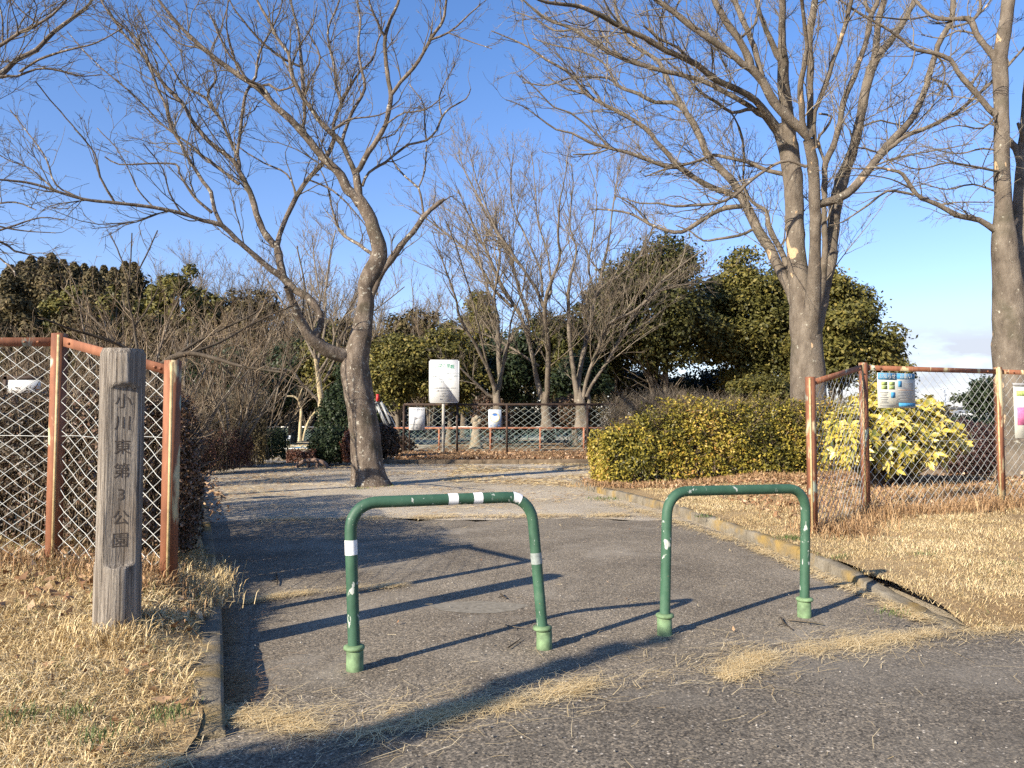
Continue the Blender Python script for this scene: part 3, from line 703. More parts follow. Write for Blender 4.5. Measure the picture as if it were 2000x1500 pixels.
# ------------------------------------------------------------------ traced bare trees
def parse(s): return np.array([[float(v) for v in p.split(',')] for p in s.split()])
def dense(P, step):
    """Catmull-Rom through the rows of P (any columns)"""
    if len(P) < 3:
        n = 4; q = np.linspace(0, 1, n)[:, None]; return P[0]*(1-q) + P[-1]*q
    E = np.vstack([2*P[0]-P[1], P, 2*P[-1]-P[-2]]); out = []
    for i in range(1, len(E)-2):
        L = np.linalg.norm(E[i+1, :2]-E[i, :2]); n = max(2, int(L/step))
        t = np.linspace(0, 1, n, endpoint=False)[:, None]
        a, b, c, d = E[i-1], E[i], E[i+1], E[i+2]
        out.append(.5*((2*b) + (c-a)*t + (2*a-5*b+4*c-d)*t*t + (-a+3*b-3*c+d)*t**3))
    out.append(P[-1:]); return np.vstack(out)
def traced(branches, D, seed, wob=.9, slope=.55, wf=.9):
    """pixel polylines 'x,y,width' at the tree's distance -> list of (P, R) in the world; each starts on what it grew from"""
    r = np.random.default_rng(seed); res = []; nodes = np.zeros((0, 3))
    for s in branches:
        P = dense(parse(s), 14); 
        if len(nodes):
            dd = np.hypot(nodes[:, 0]-P[0, 0], nodes[:, 1]-P[0, 1]); k = dd.argmin(); d0 = nodes[k, 2]
        else: d0 = 0.0
        seg = np.concatenate([[0], np.cumsum(np.hypot(np.diff(P[:, 0]), np.diff(P[:, 1])))])/F*D
        up = np.clip(seg/max(seg[-1], .01), 0, 1)
        sl = r.uniform(-slope, slope) if len(nodes) else 0
        off = d0 + sl*seg + (.12*np.sin(seg*1.3 + r.uniform(0, 6))*wob*up if len(nodes) else 0)
        W = np.array([at(p[0] + r.normal(0, .5), p[1], D+o) for p, o in zip(P, off)])
        R = np.maximum(P[:, 2]*wf/2/F*(D+off), .003)
        R = R*(1 + (.05 if P[0, 2] < 30 else .02)*r.standard_normal(len(R)))
        res.append((W, R)); nodes = np.vstack([nodes, np.c_[P[:, :2], off]])
    return res
def resample(P, R, K):
    d = np.concatenate([[0], np.cumsum(np.linalg.norm(np.diff(P, axis=0), axis=1))]); q = np.linspace(0, d[-1], K)
    return np.stack([np.interp(q, d, P[:, k]) for k in range(3)], 1), np.interp(q, d, R)
def grow(P, R, gap, lc, lmin, lmax, ang, up, K, r, rmin=.0022, t0=.12, rr=.62, wig=.16, maxr=None, fan=0):
    """children of polylines P (N,K0,3): new polylines (M,K,3), (M,K)"""
    N, K0, _ = P.shape
    seg = np.linalg.norm(np.diff(P, axis=1), axis=2); L = seg.sum(1)
    cnt = r.poisson(L/gap); idx = np.repeat(np.arange(N), cnt); m = len(idx)
    if m == 0: return np.zeros((0, K, 3)), np.zeros((0, K))
    t = r.uniform(t0, 1, m); f = t*(K0-1); i0 = np.minimum(f.astype(int), K0-2); w = (f-i0)[:, None]
    S = P[idx, i0]*(1-w) + P[idx, i0+1]*w; Rp = R[idx, i0]*(1-w[:, 0]) + R[idx, i0+1]*w[:, 0]
    T = nrm(P[idx, i0+1]-P[idx, i0])
    side = nrm(np.cross(T, r.standard_normal((m, 3))))
    side[:, 2] *= .75
    a = np.radians(r.uniform(*ang, m))[:, None]
    Dv = nrm(T*np.cos(a) + nrm(side)*np.sin(a)); Dv = nrm(Dv + np.array([0, 0, up])*r.uniform(.3, 1.4, m)[:, None])
    ln = np.clip(lc*L[idx]*(1.1-.65*t)*r.uniform(.55, 1.25, m), lmin, lmax)*np.where(r.random(m) < .2, .5, 1)
    st = ln/(K-1); pts = [S]; d = Dv
    for k in range(K-1):
        d = nrm(d + r.standard_normal((m, 3))*wig + np.array([0, 0, up*.18]))
        pts.append(pts[-1] + d*st[:, None])
    r0 = np.minimum(np.maximum(Rp*rr, rmin*1.15), ln*.016 + rmin*.8)
    if maxr: r0 = np.minimum(r0, maxr)
    q = np.linspace(0, 1, K)
    RR = r0[:, None]*(1-q*.72)[None]; RR = np.maximum(RR, rmin*.62)
    return np.stack(pts, 1), RR
TA_TRUNK = ["724,962,96 723,950,88 720,935,76 717,905,70 712,850,66 706,800,64 698,755,65 693,715,62 699,688,54 705,655,47 711,620,40 715,590,34 714,562,33 719,545,37 735,515,38 741,490,34 735,465,30 724,430,29 712,405,27 699,388,26"]
TA_LIMBS = [
 # broken stub and what sprouts from it
 ["724,585,15 731,565,15 747,530,15 763,508,15 783,480,14 807,453,13 827,423,12 853,400,10 868,389,8", "827,417,5 823,393,5 817,367,5 793,347,4 770,320,3.5 760,293,3 753,267,2", "817,367,4 830,333,3.5 833,283,3"],
 # left bough and its big fork
 ["688,698,34 676,696,33 660,692,32 637,683,30 617,668,29 603,655,27 597,643,23 583,617,19 570,587,17 560,560,15",
  "612,664,22 622,648,18 627,627,17 620,603,17 600,580,17 577,567,17 562,552,18 553,540,19 547,510,18 543,490,17 538,478,16",
  "538,480,16 522,463,15 507,437,14 496,400,14 487,372,13 475,350,12 467,333,11 457,315,11 434,297,10 406,275,10 373,233,9 359,205,9 327,173,8 299,135,7 271,98,6 238,61,5 205,14,4 190,-15,3",
  "467,336,10 464,303,8 447,270,7.5 433,237,7 401,191,6 359,168,5 330,120,4 290,60,3 265,10,2.5",
  "464,303,7 472,233,7 482,177,6.5 500,150,6 505,107,5 527,63,4 547,20,3 552,-12,2.5",
  "433,237,6 404,193,5 420,160,5 423,143,4 411,105,4 430,60,3 445,10,2.5",
  "467,360,8 443,340,6.5 406,313,5.5 369,280,5 327,252,4 280,205,4 252,177,3.5 200,135,3 154,89,2.5 130,60,2",
  "540,482,14 547,457,11 560,423,11 580,383,10.5 600,350,10 627,323,10 647,287,9.5 653,267,9 650,247,8 660,217,8 667,200,8 657,170,7 655,140,6 645,97,6 640,67,5 647,37,4 663,3,3 668,-20,2.5",
  "667,200,7 683,170,6 703,140,5 727,117,4.5 740,73,3.5 752,40,2.5", "580,383,5 560,340,4 515,318,3.5 470,290,3 430,255,2",
  "600,350,4 650,372,4 690,410,3 720,450,2"],
 ["553,542,16 530,527,14.5 500,501,13 463,469,12 434,440,11 397,431,9 355,417,8.5 299,405,8 224,396,7.5 163,389,7 107,372,6 61,358,5.5 14,352,5 -20,349,4 -70,338,3",
  "434,440,9 420,411,9 411,375,8.5 397,355,8 373,317,7.5 355,285,7 336,252,7 327,215,7 308,173,6 285,107,5 261,70,5 219,33,4 195,-5,3",
  "413,415,7 387,392,6.5 369,369,6 350,336,5 344,321,4.5 299,319,4 233,321,3.5 205,306,2.5", "355,417,4 330,375,3.5 318,330,3 280,280,2.5",
  "224,396,5 195,345,5 185,300,4 150,255,3.5 98,195,3 70,160,2.5", "163,389,4 110,362,4 90,310,3.5 55,260,3 20,215,2.5", "107,372,4 60,330,3 10,310,2.5 -30,280,2", "299,405,4 270,370,3 235,300,2.5 190,250,2"],
 # right-hand crown: three boughs
 ["704,398,24 690,380,22 677,368,21 667,343,20 647,323,19 630,307,18 612,285,17 598,268,16.5 587,255,15.5 567,233,14.5 540,210,13.5 503,170,12.5 470,150,11.5 433,123,10.5 400,97,9.5 350,50,8 310,0,6.5 290,-25,5.5",
  "589,257,9 593,240,8 595,213,8 592,180,8 590,133,8 585,87,6 582,57,5 572,20,4 565,-15,3", "590,131,6 570,123,5.5 547,110,5.5 517,87,5 483,50,4.5 457,17,3.5 445,-10,3",
  "540,210,6 512,168,6 483,157,6 463,123,5 450,110,5 427,67,4 407,20,3", "503,170,6 525,165,6 545,177,5 575,168,4", "470,150,5 450,90,4 442,40,3 447,-5,2.5", "433,123,5 395,95,4 350,85,3 300,40,2.5"],
 ["701,395,21 699,367,18 695,342,16 703,328,12.5 720,297,12.5 737,273,11.5 753,243,10.5 760,213,10.5 763,187,10.5 757,143,9.5 752,107,9.5 752,70,8.5 763,37,7.5 777,7,6.5 785,-22,5",
  "763,187,8.5 783,160,8.5 807,133,8.5 827,103,7.5 843,73,7.5 860,50,7 868,30,6.5 872,0,5.5 874,-25,4", "843,77,5 877,63,4.5 907,37,3.5 940,7,2.5", "752,72,6 737,43,5.5 723,7,4.5 718,-18,3",
  "753,243,4 790,220,3.5 830,215,3 870,185,2.5", "720,297,4 745,270,3.5 770,262,3 800,215,2.5",
  "707,363,7 720,337,6.5 753,317,6.5 777,297,5.5 800,282,5.5 833,274,5 853,253,5 863,230,4.5 880,210,4 910,193,3 920,173,2", "833,274,4 829,240,3.5 828,205,3 800,165,2.5", "863,230,3.5 858,190,3 875,150,2.5 890,125,2", "876,64,3 915,80,2.5 960,95,2"],
 ["696,345,13 680,307,12 667,280,12 647,260,12 630,243,11.5 613,220,10.5 593,193,9.5 577,163,9.5 567,133,8.5 563,103,7.5 543,77,7.5 530,50,6.5 510,17,5.5 497,-10,4.5",
  "665,278,8 673,262,7.5 683,230,7.5 697,203,7 713,173,6.5 707,137,5.5 700,93,5.5 704,43,4.5 698,0,4 696,-20,3", "645,258,6 668,242,6 685,232,4 740,225,3 790,200,2", "593,193,5 610,150,4 625,110,4 600,60,3", "567,133,4 585,90,3.5 610,50,3 620,10,2.5"],
 ["733,498,9 727,496,8.5 700,477,7.5 683,467,7 663,450,6 647,400,4.5 640,363,3.5 625,330,2.5"],
]
TB_TRUNK = ["1583,930,96 1581,905,84 1579,850,77 1577,740,71 1575,680,68 1573,630,66 1569,590,58 1562,550,47 1556,500,40 1552,430,38 1547,333,40 1537,277,40 1524,244,36", "1578,690,36 1583,630,40 1589,565,33 1592,500,25 1592,400,24 1587,317,23 1578,273,22", "1580,690,36 1592,620,42 1606,560,34 1618,520,30 1624,480,26 1633,400,27 1646,343,28"]
TB_LIMBS = [
 ["1543,300,34 1540,250,31 1534,200,28 1530,160,26 1530,123,25 1527,83,18 1528,40,16 1528,0,15 1528,-40,14", "1531,125,16 1517,107,14 1503,73,12 1490,43,10.5 1477,0,9 1470,-25,8"],
 ["1520,255,24 1497,225,20 1477,197,15 1443,176,14.5 1400,157,14.5 1367,131,13.5 1350,120,13.5 1300,98,12.5 1257,73,11.5 1217,55,11 1173,30,10.5 1133,13,9.5 1087,7,7.5 1053,0,5.5 1000,-30,4",
  "1353,123,7 1323,93,7 1290,77,6.5 1257,50,5", "1217,55,5 1190,20,4 1175,-15,3", "1300,98,5 1270,55,4 1262,10,3", "1173,30,4 1140,50,3 1100,40,2.5"],
 ["1500,228,15 1480,220,13.5 1463,207,11.5 1417,180,11.5 1377,160,11.5 1333,147,10.5 1273,133,9.5 1213,113,9.5 1157,83,8.5 1120,57,7.5 1067,37,6 1033,10,4.5 1010,-12,3.5", "1213,113,5 1180,70,4 1160,30,3", "1120,57,5 1085,60,4 1040,35,3 1000,22,2.5",
  "1482,214,8 1458,214,8 1430,220,7.5 1400,200,6.5 1367,180,5.5 1347,157,4.5 1320,133,3.5 1290,110,2.5"],
 ["1582,268,26 1565,252,23 1550,240,22 1527,217,21 1510,197,21 1490,160,21 1467,133,20 1450,125,16 1427,103,15.5 1400,85,15.5 1350,51,14 1317,24,13 1283,0,11.5 1250,-30,10",
  "1465,130,18 1463,117,18 1443,77,16 1417,40,15.5 1400,10,14 1388,-22,12", "1488,150,13 1478,110,13 1467,77,12.5 1450,37,13 1433,0,12.5 1425,-25,11", "1317,24,5 1330,-10,4", "1443,77,6 1475,45,5 1483,0,4"],
 ["1580,275,15 1567,240,14.5 1566,207,14 1563,167,13.5 1570,133,11.5 1575,93,9.5 1573,55,9 1568,20,9 1562,-15,8", "1583,268,15 1582,233,14 1583,167,13 1583,117,14.5 1580,67,16 1587,33,15.5 1592,0,14 1597,-40,12", "1592,290,10 1590,233,10 1597,203,11 1617,153,11 1630,110,10.5 1640,83,10.5 1653,40,10 1663,0,10 1670,-30,9"],
 ["1596,400,20 1607,397,19 1640,387,18.5 1667,367,18.5 1700,327,18.5 1720,300,18.5 1750,267,17 1777,237,15.5 1800,193,14.5 1813,153,13.5 1823,117,13 1837,77,13 1857,43,12.5 1862,0,11.5 1866,-40,10",
  "1725,297,10 1747,283,9.5 1767,267,8.5 1817,247,8.5 1867,220,7.5 1907,187,7 1940,157,6.5 1967,130,6 2000,93,5 2035,55,4", "1813,153,6 1850,165,5 1862,190,4 1850,195,3", "1700,327,5 1745,310,4.5 1790,300,4 1850,290,3 1900,280,2", "1720,300,4 1690,290,4 1670,285,3 1660,255,2.5", "1640,387,4 1700,330,4 1790,240,3 1850,180,2", "1850,55,6 1890,45,5 1920,20,4 1945,-15,3"],
 ["1588,640,20 1602,560,22 1611,500,14 1610,433,12 1610,383,12 1613,317,14 1627,287,13.5 1640,240,12.5 1647,200,12.5 1667,153,11.5 1683,107,11.5 1697,60,11 1702,27,12 1713,8,10 1718,-25,9", "1702,30,8 1692,10,7 1688,-20,6", "1612,320,6 1597,275,6 1610,255,6 1625,228,5.5 1600,222,5"],
 ["1645,348,26 1663,300,23 1677,250,21 1687,193,21 1697,150,21 1713,110,20 1737,83,15 1760,50,14 1783,7,12 1792,-25,10", "1708,118,16 1712,77,14 1717,33,14 1727,0,13 1732,-30,12", "1677,250,5 1720,235,4 1760,245,3 1800,225,2"],
 ["1566,625,30 1552,585,28 1540,556,27 1520,520,24 1503,485,23 1480,450,22 1467,420,21 1447,383,19 1433,357,18 1400,323,16 1380,300,15 1370,273,15 1353,240,15 1333,207,12 1313,173,11 1297,140,10.5 1283,117,9.5 1260,103,8.5 1230,83,8.5 1217,57,7.5 1203,20,6.5 1200,-20,5",
  "1337,215,9.5 1313,200,9.5 1280,200,8.5 1247,183,8.5 1207,167,7.5 1183,127,5.5 1143,103,4.5 1077,87,3.5 1040,75,2.5", "1205,167,6 1190,153,5.5 1147,150,4.5 1110,153,4 1067,167,3.5 1020,160,2.5", "1260,103,5 1235,120,4 1195,105,3 1150,60,2.5", "1283,117,5 1330,110,4 1345,75,3"],
 ["1447,385,13 1423,377,12 1377,360,12 1333,330,12 1313,310,11 1283,277,10 1260,250,10 1217,223,9 1177,203,8 1143,183,7.5 1127,160,6.5 1103,137,6.5 1067,117,5.5 1033,93,4.5 1000,77,3.5 960,60,2.5",
  "1328,326,10 1300,325,9.5 1267,313,8.5 1233,300,7.5 1193,290,7 1150,277,5.5 1117,260,5 1087,253,4 1053,230,3.5 1020,207,2.5 990,195,2", "1193,290,5 1160,257,4.5 1113,220,4 1083,210,3.5 1050,177,3 1017,147,2.5", "1177,203,4 1155,170,3 1100,165,2.5", "1187,292,4 1160,300,4 1120,302,3", "1143,183,4 1110,175,3 1070,150,2.5"],
 ["1455,400,12 1447,403,11 1417,406,10.5 1393,417,9.5 1360,437,9.5 1333,453,9.5 1300,450,7.5 1267,437,6.5 1230,417,5 1187,410,3.5 1150,408,2.5", "1268,438,4 1235,400,3.5 1200,380,2.5"],
 ["1478,447,8 1467,450,6.5 1443,460,6.5 1400,467,5.5 1373,470,4.5 1350,453,3.5 1320,440,2.5"],
 ["1575,325,8 1567,323,6.5 1540,314,6.5 1510,323,6.5 1467,353,6.5 1433,383,6.5 1400,397,6.5 1350,401,6.5 1317,403,5.5 1287,397,4.5 1250,397,3.5 1215,385,2.5"],
 ["1545,343,11 1530,340,10 1500,333,9.5 1460,317,8.5 1417,307,7.5 1393,303,7.5 1367,313,6.5 1333,323,5.5 1300,330,4.5 1260,345,3", "1455,317,5 1452,290,4.5 1445,250,4 1425,215,3"],
 ["1540,530,15 1530,500,13 1513,467,13 1500,437,11 1497,413,9 1477,400,8 1463,387,7 1453,360,5 1453,317,4.5 1450,277,3.5 1440,240,2.5"],
]
TC_TRUNK = ["1988,925,98 1985,890,86 1980,800,72 1974,700,66 1970,600,64 1967,550,58 1963,505,52 1960,465,50 1960,430,41 1960,400,35 1957,333,33 1957,267,31 1955,200,29 1953,143,31 1953,110,29 1963,50,27 1970,0,25 1977,-45,22", "1978,660,36 1982,590,42 1986,520,40 1990,470,38 1995,400,36 2001,330,34 2006,260,32 2013,180,30 2022,80,28 2030,-40,24"]
TC_LIMBS = [
 ["1950,122,16 1938,107,14.5 1923,88,14 1907,67,13.5 1897,40,13.5 1882,36,11 1867,37,10 1843,37,9 1817,30,8 1790,3,6.5 1775,-15,5", "1897,42,8 1915,20,7 1912,-15,6", "1817,30,4 1770,38,4 1700,33,3 1640,45,2", "1907,67,5 1870,60,4 1840,75,3 1800,68,2"],
 ["1955,240,16 1950,228,15 1933,213,13 1913,190,12 1893,167,12 1870,140,11 1857,117,10 1823,103,9 1787,97,8 1753,70,7 1727,53,6 1680,27,5 1640,0,4 1620,-15,3", "1893,167,5 1912,145,4 1915,135,3", "1787,97,4 1780,130,3.5 1760,160,3 1740,170,2", "1823,103,4 1845,130,4 1840,180,3"],
 ["1950,452,16 1940,447,15 1913,430,13 1867,420,12 1833,400,11 1800,387,10 1783,370,9 1763,340,8 1743,333,6.5 1713,327,5.5 1680,330,3.5 1640,325,2.5", "1785,380,6 1733,373,5.5 1700,397,4.5 1647,433,3 1620,440,2", "1833,400,4 1870,395,3 1940,395,2.5", "1783,370,4 1740,350,3 1690,342,2.5 1640,345,2"],
 ["1995,320,18 1985,290,15 1975,280,14 1962,262,10 1940,240,7", "2000,290,9 1996,265,8 1988,240,6"],
 ["1972,340,6 1900,325,5 1850,318,4 1790,330,3 1730,310,2", "1968,300,5 1920,290,4 1870,300,3 1800,285,2", "1960,380,5 1900,360,4 1850,370,3 1790,355,2", "1958,210,5 1920,250,4 1870,245,3 1820,260,2"],
]
TL_TRUNK = ["-330,950,60 -325,800,56 -310,600,48 -290,480,42 -270,400,38"]
TL_LIMBS = [
 ["-300,520,26 -220,380,22 -120,230,17 -40,165,13.5 0,146,12.5 33,117,10 70,98,9.5 107,61,8.5 140,37,7.5 173,9,5.5 190,-20,4", "-60,180,9 0,150,7.5 33,149,5.5 70,135,4.5 103,135,4.5 131,142,4 163,149,3 200,145,2", "40,140,5 75,117,5 131,98,4.5 187,84,3.5 240,55,2.5"],
 ["-290,460,22 -200,280,16 -80,130,9 0,89,7 37,65,6.5 75,47,6 103,28,5 130,0,4 145,-20,3", "5,86,4 5,40,3.5 -5,0,3", "75,47,4 40,20,3 15,-10,2.5"],
 ["-300,600,18 -180,500,12 -80,462,7 0,472,5.5 28,490,4.5 61,498,3.5 100,520,2.5", "-80,462,6 -20,455,5 30,440,4 80,425,3 130,430,2", "-120,470,5 -30,490,4.5 20,520,4 30,540,3"],
 ["-300,560,16 -200,450,10 -100,410,6 -20,400,4.5 30,395,3.5 70,410,2.5", "-100,410,5 -30,435,4 40,450,3 110,455,2"],
]
def knobbly(V, n, P, R, amp, flare, seed):
    """uneven bark and root flare on a tube's rings"""
    K = len(P); Vr = V.reshape(K, n, 3); ctr = P[:, None, :]; d = Vr - ctr; a = np.linspace(0, 2*np.pi, n, endpoint=False)[None]
    s = np.concatenate([[0], np.cumsum(np.linalg.norm(np.diff(P, axis=0), axis=1))])[:, None]
    f = amp*(np.sin(2*a + seed + s*.9) + .7*np.sin(3*a - s*1.7 + seed*2) + .5*np.sin(5*a + s*4.1) + .4*np.sin(s*6 + 2*a))
    f = f + flare*np.exp(-s/.28)*(.35 + np.maximum(0, np.sin(3*a + seed) + .4*np.sin(5*a)))
    return (ctr + d*(1 + f)[..., None]).reshape(-1, 3)
def bare_tree(name, label, cat, base, D, trunk, limbs, seed, mb, mt, levels, group=None, slope=.55, ml=None, wf=.9):
    r = np.random.default_rng(seed)
    loc = at(base[0], base[1], D); t = thing(name, label, cat, (loc[0], loc[1], .1), group)
    flat = [s for s in trunk] + [s for L in limbs for s in L]
    tr = traced(flat, D, seed, slope=slope, wf=wf); nt_ = len(trunk)
    tb = TB()
    for j, (P, R) in enumerate(tr[:nt_]):
        P, R = resample(P, R, 60); tb.add(P[None], R[None], 28)
        tb.V[-1] = knobbly(tb.V[-1], 28, P, R, .03, .16 if j == 0 else 0, seed)
    tb.build('trunk', mb, t)
    i = nt_; src = []
    for L in limbs:
        tb = TB()
        for _ in L:
            P, R = tr[i]; tb.add(P[None], R[None], 8); src.append((P, R)); i += 1
        tb.build('limb', ml or mb, t)
    tw = TB(); P0 = []; R0 = []
    for P, R in src:   # cut into pieces of about 1.2 m so twigs spread evenly
        a, b = resample(P, R, 14); P0.append(a); R0.append(b)
    P0 = np.array(P0); R0 = np.array(R0)
    for lv in levels:
        P0, R0 = grow(P0, R0, r=r, **lv)
        tw.add(P0, R0, 4 if lv['K'] > 5 else 3)
    tw.build('twigs', mt, t)
    return t
LV = [dict(gap=.40, lc=.45, lmin=.7, lmax=2.9, ang=(20, 55), up=.20, K=9, t0=.10, rmin=.0056, maxr=.014, rr=.5, wig=.15),
      dict(gap=.27, lc=.45, lmin=.35, lmax=1.35, ang=(20, 52), up=.12, K=6, t0=.12, rmin=.0044, rr=.7, wig=.16),
      dict(gap=.17, lc=.5, lmin=.18, lmax=.62, ang=(20, 50), up=.08, K=4, t0=.15, rmin=.0037, rr=.8, wig=.18),
      dict(gap=.17, lc=.5, lmin=.10, lmax=.28, ang=(20, 50), up=.05, K=3, t0=.2, rmin=.0032, rr=.8, wig=.18)]
bare_tree('bare_tree', 'bare leaning tree on the path with a broken stub and low forked bough', 'tree', (724, 948), 15.6, TA_TRUNK, TA_LIMBS, 3, M['bark_a'], M['twig_a'], LV)
bare_tree('bare_tree', 'large bare many-stemmed tree rising behind the yellow-green hedge', 'tree', (1580, 900), 17.5, TB_TRUNK, TB_LIMBS, 8, M['bark_b'], M['twig_b'], LV, slope=.45)
bare_tree('bare_tree', 'thick bare tree cut by the right edge behind the poster fence', 'tree', (1985, 890), 15.5, TC_TRUNK, TC_LIMBS, 13, M['bark_b'], M['twig_b'], LV)
bare_tree('bare_tree', 'bare tree beyond the left edge whose branches hang into the upper left corner', 'tree', (-330, 940), 14.0, TL_TRUNK, TL_LIMBS, 21, M['bark_a'], M['twig_a'], LV)
# ---- mid-distance multi-stemmed trees behind the dark fence
D2_T = ["1068,840,33 1067,815,28 1065,790,24 1062,765,16"]
D2_L = [["1058,780,18 1052,755,15 1046,727,13 1035,672,12 1022,630,11 1005,598,10.5 976,550,9.5 965,525,9 940,470,7 915,420,5 895,370,3.5", "1000,600,9 965,565,8.5 945,532,8 921,499,7 884,466,5.5 837,430,4 805,410,3"],
 ["1033,660,9 1031,617,8.5 1016,573,8.5 991,485,7.5 958,433,6.5 925,367,4.5 903,323,3 895,295,2"],
 ["1064,790,18 1068,775,15 1071,690,13.5 1066,630,12.5 1064,598,12 1075,554,9.5 1093,507,7.5 1090,455,6.5 1093,397,4.5 1104,342,3 1110,300,2"],
 ["1062,600,9 1050,570,8.5 1035,545,8 994,485,7.5 972,455,6.5 947,397,4.5 928,342,3 918,300,2", "1060,580,7.5 1057,536,6.5 1038,485,5.5 1005,415,4.5 998,360,3.5 1002,300,2.5", "1063,590,7 1076,570,6.5 1070,500,5 1050,430,4 1045,360,3 1040,310,2"],
 ["1052,715,7 1038,705,6.5 1005,683,5.5 965,661,4.5 921,646,3.5 880,640,2.5"]]
D3_T = ["1137,835,36 1135,800,31 1131,772,22 1128,755,14"]
D3_L = [["1128,785,18 1125,755,16 1119,719,13 1112,653,11.5 1110,562,9.5 1119,521,7.5 1126,488,5.5 1112,433,4.5 1119,371,3.5 1117,320,2.5"],
 ["1128,760,16 1131,735,14 1141,683,12.5 1152,628,10.5 1163,580,9.5 1178,525,7.5 1189,470,5.5 1196,415,4.5 1205,350,3 1210,310,2", "1160,590,8 1170,565,7.5 1196,547,6.5 1229,521,5.5 1258,488,4.5 1280,430,3", "1163,580,6 1150,520,5 1160,450,4 1165,380,3 1150,320,2"],
 ["1137,785,13 1143,755,10.5 1152,723,9.5 1181,646,8.5 1196,628,8.5 1240,606,7.5 1269,580,7.5 1288,554,6.5 1328,521,4.5 1372,488,3", "1269,580,5 1300,560,4 1350,555,3 1400,550,2"],
 ["1144,775,12 1155,752,10.5 1185,708,9.5 1214,657,8.5 1236,617,7.5 1273,576,5.5 1320,560,4 1380,540,3", "1214,657,5 1250,640,4 1300,600,3"],
 ["1138,805,14 1150,792,13 1146,770,14 1137,762,12"]]
D1_T = ["972,835,26 971,800,23 970,775,20 969,750,13"]
D1_L = [["967,770,14 965,755,12.5 954,723,10.5 928,672,8.5 899,624,7.5 892,591,6.5 870,525,4.5 855,488,3 845,450,2"],
 ["970,765,16 976,750,14.5 974,690,12.5 971,617,9.5 965,580,7.5 976,507,5.5 970,440,4 965,380,3"],
 ["974,745,11 980,727,10.5 991,675,9.5 1002,657,8.5", "990,680,6 1000,620,5 1020,570,4 1030,510,3"],
 ["962,775,9 954,771,8 921,741,6.5 899,719,5.5 875,712,3.5"],
 ["955,725,6 935,640,5.5 915,560,4.5 890,480,3.5 870,430,2.5", "971,617,5 945,540,4.5 930,470,4 915,400,3"]]
LF = [dict(gap=.42, lc=.42, lmin=1.3, lmax=4.6, ang=(18, 58), up=.22, K=7, t0=.15, rmin=.009, maxr=.024, rr=.5, wig=.11),
      dict(gap=.35, lc=.48, lmin=.7, lmax=2.3, ang=(16, 52), up=.20, K=5, t0=.12, rmin=.0070, rr=.7, wig=.12),
      dict(gap=.26, lc=.5, lmin=.3, lmax=.9, ang=(12, 40), up=.2, K=3, t0=.15, rmin=.0060, rr=.8),
      dict(gap=.24, lc=.55, lmin=.25, lmax=.6, ang=(12, 42), up=.15, K=3, t0=.2, rmin=.0052, rr=.8)]
g_ = None
bare_tree('bare_tree', 'bare fan-shaped tree forking just above the middle of the dark fence', 'tree', (1068, 838), 34.5, D2_T, D2_L, 31, M['bark_far'], M['twig_haze'], LF, g_, wf=.70)
bare_tree('bare_tree', 'bare multi-stemmed tree with wide arching limbs at the right end of the dark fence', 'tree', (1137, 812), 33.5, D3_T, D3_L, 32, M['bark_far'], M['twig_haze'], LF, g_, wf=.70)
bare_tree('bare_tree', 'smaller bare tree with mottled trunk just right of the park sign', 'tree', (971, 800), 33.0, D1_T, D1_L, 33, M['bark_far'], M['twig_haze'], LF, g_, wf=.70)
E_T = ["627,862,16 627,830,15 626,775,15 622,735,12 616,700,9"]
E_L = [["624,790,8 620,780,7.5 590,750,6.5 570,725,5.5 525,719,4.5 490,708,3.5 450,690,2.5", "525,719,3 500,690,2.5 470,680,2"], ["616,702,8 612,650,6 600,590,5 590,530,4 580,480,3"], ["619,715,8 633,650,6 637,560,5 645,500,4 655,450,3"],
 ["622,730,8 645,690,6 660,640,5 690,590,4 720,540,3"], ["616,702,6 585,640,5 550,590,4 520,545,3", "612,650,4 625,590,4 615,520,3 610,460,2.5"], ["633,745,6 655,700,5 670,650,4 740,600,3 790,560,2.5"]]
bare_tree('bare_tree', 'bare tree with pale peeled yellow trunk left of the round shrub', 'tree', (627, 862), 30.0, E_T, E_L, 35, M['bark_peeled'], M['twig_haze'], LF, ml=M['bark_far'], wf=.8)
F_T = ["586,862,9 586,845,7.5 588,810,6.5 588,795,6"]
F_L = [["588,797,6 582,780,5 572,774,4 560,774,3", "582,780,3 588,765,2.5 592,755,2"], ["592,860,6 597,840,5 603,822,5 612,808,4 620,803,3"]]
bare_tree('dead_tree', 'thin pale dead sapling with a bent tip beside the bench', 'tree', (587, 860), 39.0, F_T, F_L, 36, M['bark_peeled'], M['twig_haze'], [dict(LF[0], gap=.06, lmin=.3, lmax=.8)])
